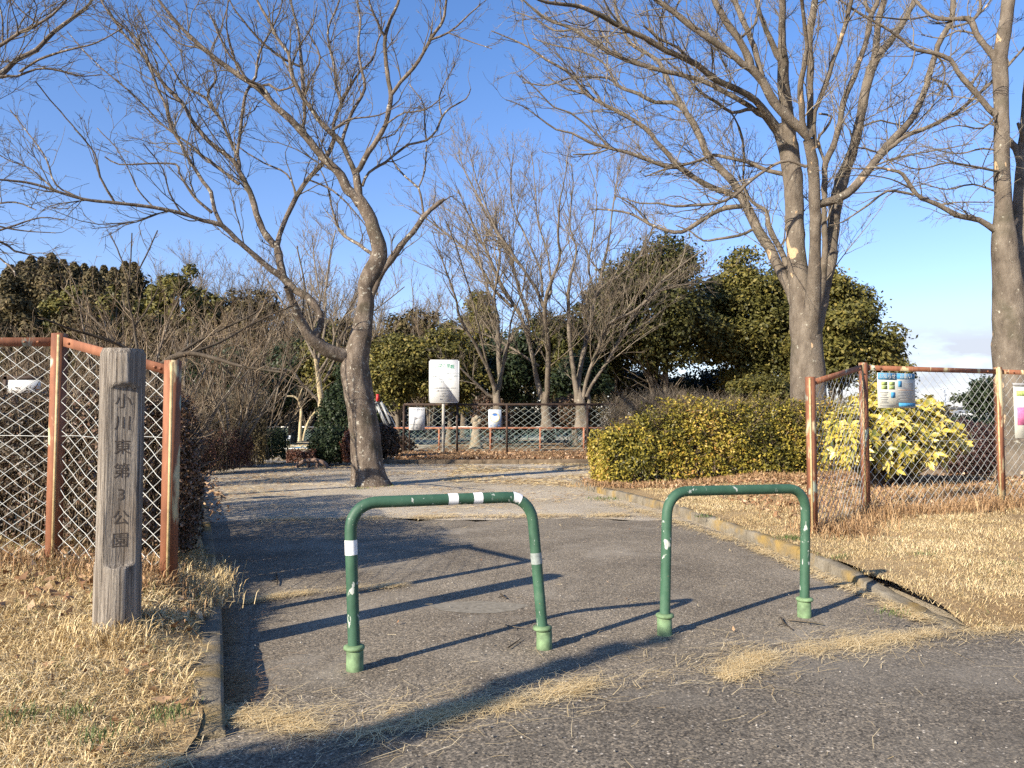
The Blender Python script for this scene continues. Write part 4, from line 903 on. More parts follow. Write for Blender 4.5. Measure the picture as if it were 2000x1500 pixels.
# ------------------------------------------------------------------ vase-shaped bare shrubs / far bare trees
def vase(name, label, px, D, ytop, spread, nst, seed, mb, mt, levels, r0=.05, zb=.1, group=None, base=None, hgt=None):
    r = np.random.default_rng(seed)
    b = at(px, 800, D); b[2] = zb
    if base is not None: b = np.array(base, float)
    H = (at(px, ytop, D)[2] - zb) if hgt is None else hgt
    t = thing(name, label, 'tree' if 'tree' in name else 'shrub', b, group)
    K = 9; P = []; R = []
    for i in range(nst):
        az = 2*np.pi*(i + r.uniform(-.3, .3))/nst; sp = spread*r.uniform(.25, 1.0); h = H*r.uniform(.58, .84)
        q = np.linspace(0, 1, K)[:, None]
        end = np.array([math.cos(az)*sp, math.sin(az)*sp, h])
        p = b + np.array([math.cos(az), math.sin(az), 0])*r0*1.2 + end*np.c_[q**1.25, q**1.25, q] + np.cumsum(r.standard_normal((K, 3)), 0)*H*.012*q
        P.append(p); R.append(r0*r.uniform(.6, 1)*(1-.8*np.linspace(0, 1, K)))
    P = np.array(P); R = np.array(R)
    TB().add(P, R, 7).build('stems', mb, t)
    tw = TB()
    for lv in levels:
        P, R = grow(P, R, r=r, **lv); tw.add(P, R, 3)
    tw.build('twigs', mt, t); return t
def LS(s, f=1.0, n=1.0):
    return [dict(gap=.30*s/n, lc=.5, lmin=.5*s, lmax=2.2*s, ang=(15, 50), up=.22, K=6, t0=.15, rmin=.007*f, maxr=.026*f, rr=.55, wig=.15),
            dict(gap=.20*s/n, lc=.45, lmin=.25*s, lmax=.9*s, ang=(18, 55), up=.14, K=4, t0=.15, rmin=.005*f, rr=.7)]
SHR = [(455, 19.5, 560, 2.2, 8, 'bare shrub with pale stems rising behind the clipped twiggy hedge'),
       (350, 15.0, 545, 2.6, 9, 'tangled bare shrub right of the carved post top'),
       (215, 14.5, 470, 1.9, 8, 'bare shrub with long upright shoots reaching the sky behind the carved post'),
       (80, 15.5, 600, 2.6, 9, 'tangled bare shrub behind the second left fence post'),
       (-60, 14.0, 590, 2.2, 8, 'bare shrub at the left edge behind the fence'),
       (520, 24.0, 590, 2.4, 8, 'bare brown shrub tree left of the pale peeled trunk'),
       (300, 22.0, 560, 3.0, 9, 'wide bare shrub in the thicket between carved post and forked tree'),
       (150, 23.0, 590, 3.0, 9, 'wide bare shrub in the thicket behind the left fence rail'),
       (430, 28.0, 545, 3.0, 9, 'taller bare shrub at the back of the left thicket'),
       (40, 26.0, 570, 3.0, 9, 'broad bare shrub at the back of the thicket, nearest the left edge')]
for i, (px, D, yt, sp, n, lab) in enumerate(SHR):
    vase('bare_shrub', lab, px, D, yt, sp, n, 50+i, M['bark_far'] if i in (0, 1, 5) else M['bark_a'], M['twig_scrub'], LS(.85, .8 if D < 18 else 1.0, .8), .045, group='bare shrubs of the left thicket')
# a plum with dark low boughs hanging over the fence behind the post
PL_T = ["250,905,30 262,850,28 280,790,26 300,745,24 318,712,22"]
PL_L = [["318,714,18 335,700,14 370,690,11 420,700,9 470,715,7 510,722,5 560,728,3", "370,690,7 430,668,6 480,640,5 540,610,3.5 580,595,2.5", "335,700,8 390,665,6 440,640,5 500,610,3.5 540,570,2.5", "420,700,5 450,730,4 480,760,3"],
        ["300,745,14 270,700,11 230,672,9 180,655,7 130,640,5 80,620,3.5", "230,672,6 200,640,5 160,600,4 120,560,3", "270,700,6 262,640,5 250,580,4 255,520,3 258,455,2.5", "262,640,4 290,600,3.5 310,560,3", "255,550,3 235,500,3 215,455,2.5", "254,560,3 285,500,3 308,450,2.5"]]
LP = [dict(gap=.20, lc=.40, lmin=.4, lmax=1.3, ang=(25, 70), up=.2, K=5, t0=.1, rmin=.0045, maxr=.012, rr=.5), dict(gap=.16, lc=.4, lmin=.15, lmax=.5, ang=(25, 65), up=.1, K=3, t0=.1, rmin=.0036, rr=.7)]
bare_tree('plum_tree', 'dark-limbed plum tree spreading low boughs behind the carved post', 'tree', (250, 905), 12.5, PL_T, PL_L, 41, M['bark_dark'], M['twig_scrub'], LP)
FARB = [(405, 62, 440, 3.5), (470, 66, 455, 3.5), (330, 70, 470, 3.5), (560, 60, 480, 3.5), (640, 64, 470, 4), (720, 60, 520, 3.5), (800, 66, 505, 4), (560, 48, 560, 3.2), (660, 46, 560, 3.2), (840, 54, 560, 3.2), (480, 46, 545, 3.2), (390, 45, 560, 3.2), (760, 47, 585, 3.2), (250, 48, 590, 3.2), (120, 47, 600, 3.2), (20, 49, 590, 3.2)]
FLAB = ['tall pale bare tree rising above the evergreen dome on the left', 'tall bare tree beside the low bough, behind the thicket', 'bare tree crown showing above the left conifers', 'far bare tree behind the left fork of the leaning tree', 'far bare tree in the fork of the leaning tree', 'far bare tree just behind the leaning trunk', 'far bare tree between leaning trunk and park sign',
        'brown bare tree low behind the forked bough', 'brown bare tree low behind the peeled trunk', 'brown bare tree left of the fan-shaped tree', 'brown bare tree in the middle of the left thicket', 'brown bare tree behind the thicket, under the evergreen dome', 'brown bare tree right of the leaning trunk', 'brown bare tree above the carved post', 'brown bare tree above the first left fence post', 'brown bare tree at the back by the left edge']
for i, (px, D, yt, sp) in enumerate(FARB):
    vase('bare_tree', FLAB[i], px, D, yt, sp, 9, 80+i, M['bark_far'], M['twig_haze'] if i < 7 else M['twig_scrub'], LS(1.25, 2.2 if D > 55 else 1.5, 1.1 if D > 52 else .7), .13, group='far bare trees')
# ------------------------------------------------------------------ leaves
def leafquads(Cn, Nn, L, W, r, droop=.0):
    n = len(Cn); L = np.broadcast_to(L, (n,))[:, None]; W = np.broadcast_to(W, (n,))[:, None]
    t = nrm(np.cross(Nn, r.standard_normal((n, 3)))); b = np.cross(Nn, t)
    t = nrm(t - np.array([0, 0, droop]))
    V = np.stack([Cn - t*L*.5, Cn + b*W*.5 - t*L*.05, Cn + t*L*.5, Cn - b*W*.5 - t*L*.05], 1)
    return V.reshape(-1, 3), np.arange(n*4).reshape(n, 4)
def evergreen(label, px, D, ytop, ybot, hw, mat, seed, n=16000, L=.20, name='evergreen_tree', peak=0, trunkpx=None, zb=.1, clump=1.0, ncl=None, group='evergreen trees behind the park', cat='tree', depth=1.0, stems=3):
    r = np.random.default_rng(seed); s = D/F
    top = at(px, ytop, D)[2]; bot = at(px, ybot, D)[2]; rx = hw*s; rz = (top-bot)/2; cz = (top+bot)/2; cx = at(px, 700, D)[0]
    ry = rx*depth
    t = thing(name, label, cat, (cx, D, zb), group)
    n = int(n*1.5); ncl = ncl or int(50 + 8*rx*rz); ncl = min(ncl, 240)
    u = nrm(r.standard_normal((ncl, 3))); u[:, 1] = np.where(r.random(ncl) < .72, -np.abs(u[:, 1]), u[:, 1])
    rad = r.uniform(.12, 1.0, ncl)**.55; u[:, 2] = np.where(u[:, 2] < 0, -np.abs(u[:, 2])**.8, u[:, 2]); u[:, :2] *= np.where(u[:, 2:3] < 0, 1.15, 1)
    lump = 1 + .16*np.sin(u[:, 0]*5 + seed) + .12*np.sin(u[:, 2]*7 + u[:, 1]*4 + seed*2)
    cc = u*(rad*lump)[:, None]*np.array([rx, ry, rz])*.88
    if peak: cc[:, :2] *= np.where(cc[:, 2:3] > 0, 1 - peak*np.clip(cc[:, 2:3]/rz, 0, 1), 1)
    cc += [cx, D, cz]
    rc = r.uniform(.5, 1.0, ncl)*clump*min(1.25, .25*min(rx, rz) + .35)
    k = r.integers(0, ncl, n); v = r.standard_normal((n, 3)); v[:, 2] = v[:, 2]*.8 + .25; v[:, 1] -= .2; v = nrm(v)
    P = cc[k] + v*(rc[k]*np.where(r.random(n) < .09, r.uniform(1.0, 1.5, n), r.uniform(.55, 1.08, n)))[:, None]*np.array([1.1, 1.1, .8])
    P[:, 2] = np.maximum(P[:, 2], zb + .05)
    Nn = nrm(v*.7 + [0, -.1, .45] + r.standard_normal((n, 3))*.55)
    V, Q = leafquads(P, Nn, L*r.uniform(.7, 1.3, n), L*.55*r.uniform(.7, 1.2, n), r)
    tone = r.uniform(-.18, .18, ncl)
    rn = np.clip(r.beta(2, 2.6, n) + tone[k], 0, 1)
    crown = mk('crown', V, [Q], mat, t, rn)
    tb = TB(); K = 7
    for i in range(stems):
        q = np.linspace(0, 1, K)[:, None]
        e = np.array([r.uniform(-.5, .5)*rx, r.uniform(-.4, .4)*ry, cz - zb + rz*.3])
        p = np.array([cx + r.uniform(-.25, .25)*rx*.6, D + r.uniform(-.2, .2)*ry, zb-.1]) + e*np.c_[q**1.4, q**1.4, q] + np.cumsum(r.standard_normal((K, 3)), 0)*.06*q
        tb.add(p[None], (np.linspace(.17, .05, K)*min(1.3, .3+rx*.25))[None], 8)
        pl, rl = grow(p[None], (np.linspace(.17, .06, K))[None], .55, .45, .8, min(3.0, rx*1.2), (30, 75), .12, 5, r, rmin=.02, t0=.2, maxr=.05, rr=.6)
        tb.add(pl, rl, 5)
    tb.build('trunk', M['bark_far'], t); return t
EV = [ # label, px, D, ytop, ybot, hw, mat, n, L, peak
 ('tall dark evergreen with a ragged peak, just right of the fan-shaped bare trees', 1285, 40, 455, 752, 118, 'leaf_ever', 26000, .22, .55),
 ('dark evergreen shoulder left of the tall peaked evergreen', 1195, 42, 528, 760, 75, 'leaf_ever', 15000, .22, .3),
 ('broad evergreen crown just left of the large many-stemmed trunk', 1440, 43, 488, 762, 105, 'leaf_olive', 24000, .23, .35),
 ('broad olive evergreen crown right of the large many-stemmed trunk', 1625, 38, 525, 775, 96, 'leaf_olive', 24000, .22, .35),
 ('low evergreen crown filling in behind the large many-stemmed trunk', 1540, 42, 510, 778, 70, 'leaf_ever', 14000, .22, .3),
 ('small distant evergreen dome above the second right fence post', 1738, 52, 682, 790, 38, 'leaf_olive', 6000, .24, .2),
 ('dark glossy evergreen behind the fan-shaped bare tree', 1075, 42, 600, 790, 72, 'leaf_ever', 16000, .21, .2),
 ('dark evergreen between the park sign and the fan-shaped tree', 995, 41, 640, 800, 58, 'leaf_dark', 11000, .21, .2),
 ('knob-topped evergreen standing against the sky above the park sign', 938, 45, 566, 720, 38, 'leaf_olive', 7000, .20, .2),
 ('yellow-green evergreen directly behind the park sign', 880, 39, 640, 800, 66, 'leaf_olive', 13000, .19, .2),
 ('olive evergreen between leaning trunk and park sign', 785, 38, 640, 795, 72, 'leaf_olive', 15000, .19, .2),
 ('dark evergreen right behind the leaning trunk', 715, 41, 690, 830, 60, 'leaf_dark', 10000, .20, .1),
 ('dark evergreen over the bench and pool', 570, 44, 665, 812, 85, 'leaf_dark', 16000, .22, .1),
 ('dark evergreen behind the shrub with pale stems', 450, 40, 680, 850, 75, 'leaf_dark', 13000, .21, .1),
 ('dark evergreen low behind the clipped twiggy hedge', 370, 38, 700, 860, 60, 'leaf_dark', 9000, .21, .1),
 ('olive evergreen low behind the forked bough', 640, 43, 640, 790, 60, 'leaf_olive', 9000, .20, .1),
 ('low dark evergreen behind the right half of the dark fence', 1130, 39, 690, 800, 60, 'leaf_dark', 8000, .2, .1),
 ('dark evergreen filling in between the fan-shaped bare trees and the peaked evergreen', 1150, 44, 610, 800, 70, 'leaf_ever', 13000, .21, .1),
 ('low dark undergrowth evergreen under the tall peaked evergreen', 1270, 47, 722, 812, 95, 'leaf_dark', 8500, .22, 0),
 ('low dark undergrowth evergreen under the crown left of the big trunk', 1405, 46, 718, 812, 95, 'leaf_dark', 9500, .22, 0)]
for i, (lab, px, D, yt, yb, hw, mt, n, L, pk) in enumerate(EV):
    evergreen(lab, px, D, yt, yb, hw, M[mt], 100+i, n, L, peak=pk)
# clipped evergreen block behind the yellow-green hedge
evergreen('clipped evergreen block behind the yellow-green hedge, left of the big trunk', 1490, 27, 733, 800, 72, M['leaf_olive'], 131, 9000, .11, name='clipped_shrub', group='shrubs', cat='shrub', clump=.7, depth=.7)
evergreen('dark small-leaved evergreen by the right fence post, against the sky', 1925, 30, 728, 815, 42, M['leaf_dark'], 132, 2600, .17, name='evergreen_shrub', group='shrubs', cat='shrub', clump=.8)
# round shrub left of the leaning tree (tall back lobe + front lobe = one shrub)
def shrub(label, lobes, mat, seed, n, L, name='round_shrub', gname='shrubs', asp=.55):
    r = np.random.default_rng(seed); Ps = []; Ns = []
    base = np.array([lobes[0][0], lobes[0][1], .05])
    t = thing(name, label, 'shrub', base, gname)
    vol = np.array([l[3]*l[5] for l in lobes]); k = np.repeat(np.arange(len(lobes)), (n*vol/vol.sum()).astype(int)); m = len(k)
    A = np.array(lobes, float)[k]
    v = r.standard_normal((m, 3)); v[:, 2] = v[:, 2]*.9 + .15; v = nrm(v)
    lump = 1 + .08*np.sin(v[:, 0]*9+seed)*np.sin(v[:, 2]*8) + .06*np.sin(v[:, 0]*17 + v[:, 2]*15)
    P = A[:, :3] + v*A[:, 3:6]*(lump*r.uniform(.72, 1.03, m))[:, None]; P[:, 2] = np.maximum(P[:, 2], .12 + r.random(m)*.05)
    V, Q = leafquads(P, nrm(v*.8 + [0, 0, .3] + r.standard_normal((m, 3))*.6), L*r.uniform(.7, 1.3, m), L*asp*r.uniform(.8, 1.2, m), r)
    mk('foliage', V, [Q], mat, t, r.beta(2, 2.4, m))
    tb = TB()
    for l in lobes:
        P0 = np.array([[l[0]+r.normal(0, .08), l[1]+r.normal(0, .08), 0]]*14)[:, None, :] + np.linspace(0, 1, 5)[None, :, None]*(nrm(r.standard_normal((14, 3))*[1, 1, .5]+[0, 0, 1])*[l[3], l[4], l[2]+l[5]*.6])[:, None, :]
        tb.add(P0, np.repeat(np.linspace(.025, .008, 5)[None], 14, 0), 5)
    tb.build('stems', M['bark_dark'], t); return t
def lobe(px, D, yt, yb, hw, dep=1.0):
    a, b = at(px, yt, D), at(px, yb, D); return (a[0], D, (a[2]+b[2])/2, hw*D/F, hw*D/F*dep, (a[2]-b[2])/2)
shrub('round glossy evergreen shrub with a taller lobe left of the leaning trunk', [lobe(662, 23.5, 748, 905, 42), lobe(645, 22.3, 828, 912, 42)], M['leaf_dark'], 140, 17000, .085)
shrub('russet low shrub tucked against the left of the leaning trunk', [lobe(690, 22.0, 836, 912, 24)], M['leaf_red'], 141, 4000, .07)
shrub('dark brown shrub just right of the leaning trunk', [lobe(752, 24.5, 828, 905, 28)], M['leaf_brown'], 142, 5000, .08)
for i, (px, D, yt, yb, hw, mt, lab) in enumerate([(955, 35, 768, 850, 34, 'leaf_brown', 'clipped brown shrub at the foot of the smaller bare tree'), (1112, 35.5, 772, 838, 40, 'leaf_brown', 'clipped brown shrub at the foot of the right multi-stemmed tree'),
        (1010, 44, 800, 850, 40, 'leaf_conifer', 'dull low shrub behind the low orange-posted fence'), (770, 30.5, 850, 890, 40, 'leaf_brown', 'low brown shrub at the left end of the dark fence'), (1180, 37, 772, 868, 46, 'leaf_conifer', 'dull shrub in the gap between the dark fence end and the yellow-green hedge')]):
    shrub(lab, [lobe(px, D, yt, yb, hw)], M[mt], 150+i, 6000, .11)
shrub('dark maroon shrub right of the yellow variegated shrub', [lobe(1885, 15.6, 822, 935, 62, .8), lobe(1950, 16.4, 828, 930, 50, .8)], M['leaf_maroon'], 160, 16000, .055)
shrub('dark green hedge shrub far right beyond the maroon shrub', [lobe(1900, 24, 810, 880, 90, .6)], M['leaf_dark'], 161, 9000, .09)
# variegated shrub: rosettes of broad yellow leaves
def rosettes(label, lobes, nr, seed):
    r = np.random.default_rng(seed); t = thing('variegated_shrub', label, 'shrub', (lobes[0][0], lobes[0][1], .1), 'shrubs')
    A = np.array(lobes, float); vol = A[:, 3]*A[:, 5]; k = r.choice(len(A), nr, p=vol/vol.sum()); a = A[k]
    v = nrm(r.standard_normal((nr, 3)) + [0, -.35, .25]); c = a[:, :3] + v*a[:, 3:6]*r.uniform(.6, 1.0, nr)[:, None]
    ax = nrm(v + [0, -.2, .6]); Vs = []; Fs = []; rn = []; n0 = 0; Q3 = []
    for i in range(nr):
        m = r.integers(6, 10); u = nrm(np.cross(ax[i], [.3, .9, .1])); w = np.cross(ax[i], u); tone = r.uniform(-.25, .3)
        for j in range(m):
            az = 2*np.pi*j/m + r.uniform(-.3, .3); el = r.uniform(.05, .75)
            d = nrm((u*math.cos(az)+w*math.sin(az))*math.cos(el) + ax[i]*math.sin(el)); sd = nrm(np.cross(d, ax[i])); up = np.cross(sd, d)
            L = r.uniform(.11, .19); W = L*r.uniform(.17, .25); p = c[i]
            fold = up*W*.35; tip = p + d*L - np.array([0, 0, L*.15])
            V = [p, p+d*L*.4+sd*W+fold, p+d*L*.75+sd*W*.75+fold*.7-np.array([0,0,L*.04]), tip, p+d*L*.75-sd*W*.75+fold*.7-np.array([0,0,L*.04]), p+d*L*.4-sd*W+fold, p+d*L*.4, p+d*L*.75-np.array([0,0,L*.04])]
            Vs += V; Fs += [[n0, n0+1, n0+6, n0+5], [n0+6, n0+1, n0+2, n0+7], [n0+5, n0+6, n0+7, n0+4]]; Q3 += [[n0+7, n0+2, n0+3], [n0+4, n0+7, n0+3]]
            q = min(1, max(0, r.beta(2.4, 1.8)+tone)); rn.append(q); n0 += 8
    rn = np.array(rn)
    mk('foliage', np.array(Vs), [np.array(Fs), np.array(Q3)], M['leaf_aucuba'], t, np.concatenate([np.repeat(rn, 3), np.repeat(rn, 2)]))
    tb = TB(); e = c[::4]; b0 = np.array([A[0, 0], A[0, 1], .1])
    P0 = b0 + (e-b0)[:, None, :]*np.linspace(0, 1, 5)[None, :, None]; tb.add(P0, np.repeat(np.linspace(.018, .006, 5)[None], len(e), 0), 5)
    tb.build('stems', M['bark_dark'], t); return t
rosettes('bright yellow variegated shrub behind the right fence, under the poster', [lobe(1715, 12.9, 765, 930, 92, .8), lobe(1660, 12.5, 800, 915, 55), lobe(1790, 13.1, 790, 925, 68), lobe(1850, 13.3, 830, 890, 42), lobe(1690, 13.0, 748, 830, 26), lobe(1800, 13.2, 775, 850, 36)], 620, 170)
# ------------------------------------------------------------------ hedges
def hedge(name, label, spine, w, hf, mat, n, L, seed, asp=.6, twigs=0, tmat=None, shell=(.70, 1.04), gap0=.03, group='hedges', trans_up=.3, zb=.1, core=True):
    """spine polyline (x,y); w width; hf(t)->height; leaves over a rounded box profile"""
    r = np.random.default_rng(seed); S = np.array(spine, float)
    d = np.concatenate([[0], np.cumsum(np.linalg.norm(np.diff(S, axis=0), axis=1))]); LT = d[-1]
    t_ = thing(name, label, 'hedge', (S[:, 0].mean(), S[:, 1].mean(), zb), group)
    def pos(t, th, rad):
        x = np.interp(t, d, S[:, 0]); y = np.interp(t, d, S[:, 1]); e = np.minimum(LT*.02+.05, .3)
        tx = np.interp(t+.05, d, S[:, 0])-np.interp(t-.05, d, S[:, 0]); ty = np.interp(t+.05, d, S[:, 1])-np.interp(t-.05, d, S[:, 1])
        T = nrm(np.stack([tx, ty], 1)); N = np.stack([T[:, 1], -T[:, 0]], 1)
        c, s = np.cos(th), np.sin(th); ex = .38
        o = np.sign(c)*np.abs(c)**ex*w/2*rad; h = hf(t/LT)
        endk = np.clip(np.minimum(t, LT-t)/.25, 0, 1)**.5
        z = zb + gap0 + (h-gap0)*np.abs(s)**ex*rad*(.9+.1*endk); o = o*(.82+.18*endk)
        nx = nrm(np.stack([N[:, 0]*c*np.abs(c)**.5, N[:, 1]*c*np.abs(c)**.5, np.abs(s)**1.5], 1))
        return np.stack([x + N[:, 0]*o, y + N[:, 1]*o, z], 1), nx, T
    ne = int(n*min(.3, w/(LT+w)))
    t = np.concatenate([r.uniform(0, LT, n-ne), r.uniform(0, .12, ne//2), LT-r.uniform(0, .12, ne-ne//2)])
    th = np.where(r.random(n) < .62, r.uniform(0, np.pi*.5, n)**1.0, r.uniform(0, np.pi, n))
    # arc-length-ish spread: more samples low on the faces
    th = np.where(th < np.pi/2, (np.pi/2)*(th/(np.pi/2))**1.9, np.pi-(np.pi/2)*((np.pi-th)/(np.pi/2))**1.9)
    rad = r.uniform(*shell, n); endm = np.arange(n) >= n-ne; rad = np.where(endm, np.sqrt(r.random(n)), rad)
    P, Nn, T = pos(t, th, rad)
    lump = .035*np.sin(P[:, 0]*6.1+seed)*np.sin(P[:, 2]*7.3+P[:, 1]*5) + .03*np.sin(P[:, 0]*13+P[:, 2]*11)
    P += Nn*lump[:, None]
    en = np.where((t < LT/2)[:, None], -1, 1)*np.c_[T, np.zeros(n)]
    Nn = np.where(endm[:, None], en, Nn)
    Nn = nrm(Nn + [0, 0, trans_up] + r.standard_normal((n, 3))*.65)
    hole = np.sin(P[:, 0]*7.7+seed)*np.sin(P[:, 2]*9.1+P[:, 1]*3)*np.sin(P[:, 0]*3.1+P[:, 2]*4.3+P[:, 1]*6); kp = (hole > -.42) | (r.random(n) < .35)
    P, Nn = P[kp], Nn[kp]; n = len(P)
    V, Q = leafquads(P, Nn, L*r.uniform(.65, 1.3, n), L*asp*r.uniform(.7, 1.2, n), r)
    tone = .16*np.sin(P[:, 0]*2.3+seed) + .12*np.sin(P[:, 2]*5+P[:, 0]*3.7)
    mk('foliage', V, [Q], mat, t_, np.clip(r.beta(2, 2.2, n)+tone, 0, 1))
    if twigs:
        tt = r.uniform(.05, LT-.05, twigs); x = np.interp(tt, d, S[:, 0]) + r.normal(0, w*.12, twigs); y = np.interp(tt, d, S[:, 1]) + r.normal(0, w*.12, twigs)
        E, _, _ = pos(np.clip(tt + r.normal(0, .25, twigs), 0, LT), np.where(r.random(twigs) < .7, r.uniform(0, np.pi/2, twigs), r.uniform(0, np.pi, twigs)), r.uniform(.9, 1.06, twigs))
        B = np.stack([x, y, np.full(twigs, zb-.03)], 1); q = np.linspace(0, 1, 6)
        P0 = B[:, None] + (E-B)[:, None]*np.stack([q**1.3, q**1.3, q**.8], 1)[None] + np.cumsum(r.standard_normal((twigs, 6, 3)), 1)*.022
        R0 = np.repeat(np.linspace(.009, .003, 6)[None], twigs, 0); tb = TB().add(P0, R0, 4)
        p1, r1 = grow(P0, R0, .11, .35, .10, .4, (25, 65), .1, 4, r, rmin=.0028, t0=.3, maxr=.005, rr=.6); tb.add(p1, r1, 3)
        tb.build('twigs', tmat or M['twig_scrub'], t_)
    return t_
h0, h1 = 1.32, 1.66
hedge('clipped_hedge', 'clipped yellow-green leafy hedge behind the right barrier', [(1.60, 14.95), (2.6, 15.15), (5.0, 16.2), (7.6, 17.4)], 1.15, lambda t: 1.02 + .58*sstep(t, 0, .28) + .03*np.sin(t*9), M['leaf_hedge'], 52000, .074, 200, .5, 420, M['twig_scrub'], zb=.12)
hedge('bare_hedge', 'purple-brown bare twiggy hedge showing above the yellow-green hedge', [(2.9, 23.5), (5.0, 24), (7.2, 24.6)], 1.2, lambda t: 1.85+.2*np.sin(t*3), M['leaf_brown'], 1500, .05, 201, .5, 900, M['twig_haze'])
hl = lambda t: 1.22 + .04*t + .05*np.sin(t*11)
hedge('brown_hedge', 'dark brown twiggy hedge close behind the left fence', [(-2.58, 5.72), (-3.35, 6.15), (-5.5, 6.5), (-9.0, 6.9)][::1], .75, hl, M['leaf_brown'], 85000, .034, 202, .6, 620, M['twig_scrub'], zb=.28)
hedge('brown_hedge', 'dark brown hedge running back along the path from the left fence end', [(-5.2, 11.6), (-4.15, 9.0), (-2.95, 6.2)][::-1], .8, lambda t: 1.36 + .08*np.sin(t*9), M['leaf_brown'], 45000, .038, 203, .6, 320, M['twig_scrub'], zb=.1)
hedge('red_hedge', 'low russet clipped hedge at the left edge of the path', [(-8.2, 18.2), (-7.4, 18.9), (-7.2, 20)], 1.2, lambda t: 1.0+0*t, M['leaf_red'], 9000, .05, 204, .6, 200, M['twig_scrub'])
hedge('twiggy_hedge', 'tall clipped twiggy hedge with pale stems behind the russet hedge', [(-9.4, 21.2), (-8.0, 21.4), (-7.1, 21.9)], 1.6, lambda t: 1.92+.05*np.sin(t*7), M['leaf_conifer'], 9000, .05, 205, .6, 700, M['twig_b'])
hedge('dark_hedge', 'low dark clipped hedge block right of the tall twiggy hedge', [(-7.6, 23.6), (-6.9, 23.7)], 1.2, lambda t: .95+0*t, M['leaf_dark'], 6000, .06, 206)
hedge('red_hedge', 'small reddish clipped hedge in front of the blue pool', [(-6.35, 21.9), (-5.55, 22.0)], .8, lambda t: .40+0*t, M['leaf_red'], 5000, .05, 207)
# ------------------------------------------------------------------ wooded slope far left
def fartree(label, px, D, ytop, hw, mat, seed, conifer):
    r = np.random.default_rng(seed); s = D/F; H = at(px, ytop, D)[2]; cx = at(px, 700, D)[0]; R_ = hw*s*(1.5 if conifer else 1.1)
    t = thing('conifer_tree' if conifer else 'evergreen_tree', label, 'tree', (cx, D, 0), 'wooded skyline on the left')
    n = 11000
    if conifer:
        n = 12000; f = r.random(n)**.8; az = r.uniform(0, 2*np.pi, n); lay = .82 + .14*np.sin(f*31 + seed + 1.5*np.sin(az*3)) + .2*np.sin(az*4 + f*9)
        rad = R_*(1-f)**.85*(1+.55*r.standard_normal(n))*np.sqrt(r.uniform(.25, 1, n))*lay + .12
        P = np.stack([cx + rad*np.cos(az), D + rad*np.sin(az), H*(.12 + .88*f)], 1); Nn = nrm(np.stack([np.cos(az), np.sin(az), .6+0*az], 1) + r.standard_normal((n, 3))*.6)
    else:
        ncl = 60; u = nrm(r.standard_normal((ncl, 3))); cc = u*(r.uniform(.4, 1, ncl)**.5)[:, None]*[R_, R_, H*.42]*.9 + [cx, D, H*.56]
        k = r.integers(0, ncl, n); v = nrm(r.standard_normal((n, 3)) + [0, -.2, .3]); P = cc[k] + v*r.uniform(.6, 1.15, n)[:, None]*R_*.28; Nn = nrm(v + [0, 0, .4] + r.standard_normal((n, 3))*.5)
    P[:, 2] = np.clip(P[:, 2], .2, H)
    V, Q = leafquads(P, Nn, .34*r.uniform(.6, 1.3, n), .17*r.uniform(.6, 1.3, n), r)
    mk('crown', V, [Q], mat, t, np.clip(r.beta(2, 2.4, n) + r.uniform(-.12, .12), 0, 1))
    TB().add(np.array([[[cx, D, 0], [cx+.1, D, H*.4], [cx, D, H*.85]]]), np.array([[.28, .18, .05]]), 7).build('trunk', M['bark_far'], t)
LFT = [(-60, 62, 519, 74, 1, 'dark conifer cut by the left edge'), (15, 60, 519, 72, 1, 'dark conifer nearest the left edge of the skyline'), (55, 64, 502, 66, 1, 'dark conifer above the first left fence post'), (95, 61, 496, 68, 1, 'tallest dark conifer of the left skyline'),
       (140, 64, 514, 66, 1, 'dark conifer left of the sky gap above the fence rail'), (178, 60, 522, 68, 1, 'dark conifer left of the carved post'), (218, 63, 524, 64, 1, 'dark conifer straight above the carved post'), (258, 60, 514, 66, 1, 'dark conifer right of the upright shoots'),
       (35, 65, 512, 52, 1, 'dark conifer just behind the one above the first left fence post'), (76, 66, 503, 50, 1, 'dark conifer wedged behind the tallest conifer, to its left'), (118, 66, 508, 50, 1, 'dark conifer wedged behind the tallest conifer, to its right'), (160, 67, 516, 50, 1, 'dark conifer half hidden left of the carved post'), (199, 66, 520, 50, 1, 'dark conifer half hidden behind the long upright shoots'), (240, 67, 512, 50, 1, 'dark conifer half hidden above the right side of the carved post'),
       (130, 52, 545, 52, 0, 'olive broadleaf evergreen in front of the conifers, left'), (225, 50, 540, 48, 0, 'olive broadleaf evergreen in front of the conifers above the carved post'), (290, 58, 505, 42, 0, 'green evergreen left of the yellow-green dome'), (345, 54, 486, 50, 0, 'yellow-green evergreen dome standing out of the left skyline'),
       (430, 60, 545, 60, 2, 'brownish evergreen mass right of the yellow-green dome'), (520, 62, 555, 60, 2, 'brownish evergreen behind the forked bough'), (20, 50, 560, 60, 2, 'brown-green evergreen low on the left edge'), (610, 66, 585, 60, 2, 'brownish evergreen behind the peeled trunk'), (700, 64, 600, 55, 2, 'brownish evergreen behind the leaning trunk'), (300, 46, 600, 60, 2, 'brown-green evergreen low behind the carved post'),
       (395, 58, 560, 50, 0, 'olive evergreen just right of and below the yellow-green dome'), (470, 55, 575, 55, 2, 'brownish evergreen behind the shrub with pale stems'), (760, 58, 600, 60, 2, 'brownish evergreen in the gap right of the leaning trunk'), (830, 62, 590, 60, 2, 'brownish evergreen left of the park sign, far back'), (905, 60, 610, 50, 0, 'olive evergreen far behind the smaller bare tree'), (170, 48, 580, 60, 2, 'brown-green evergreen low behind the first left fence post'), (660, 56, 610, 50, 2, 'brownish evergreen between the fork and the leaning trunk')]
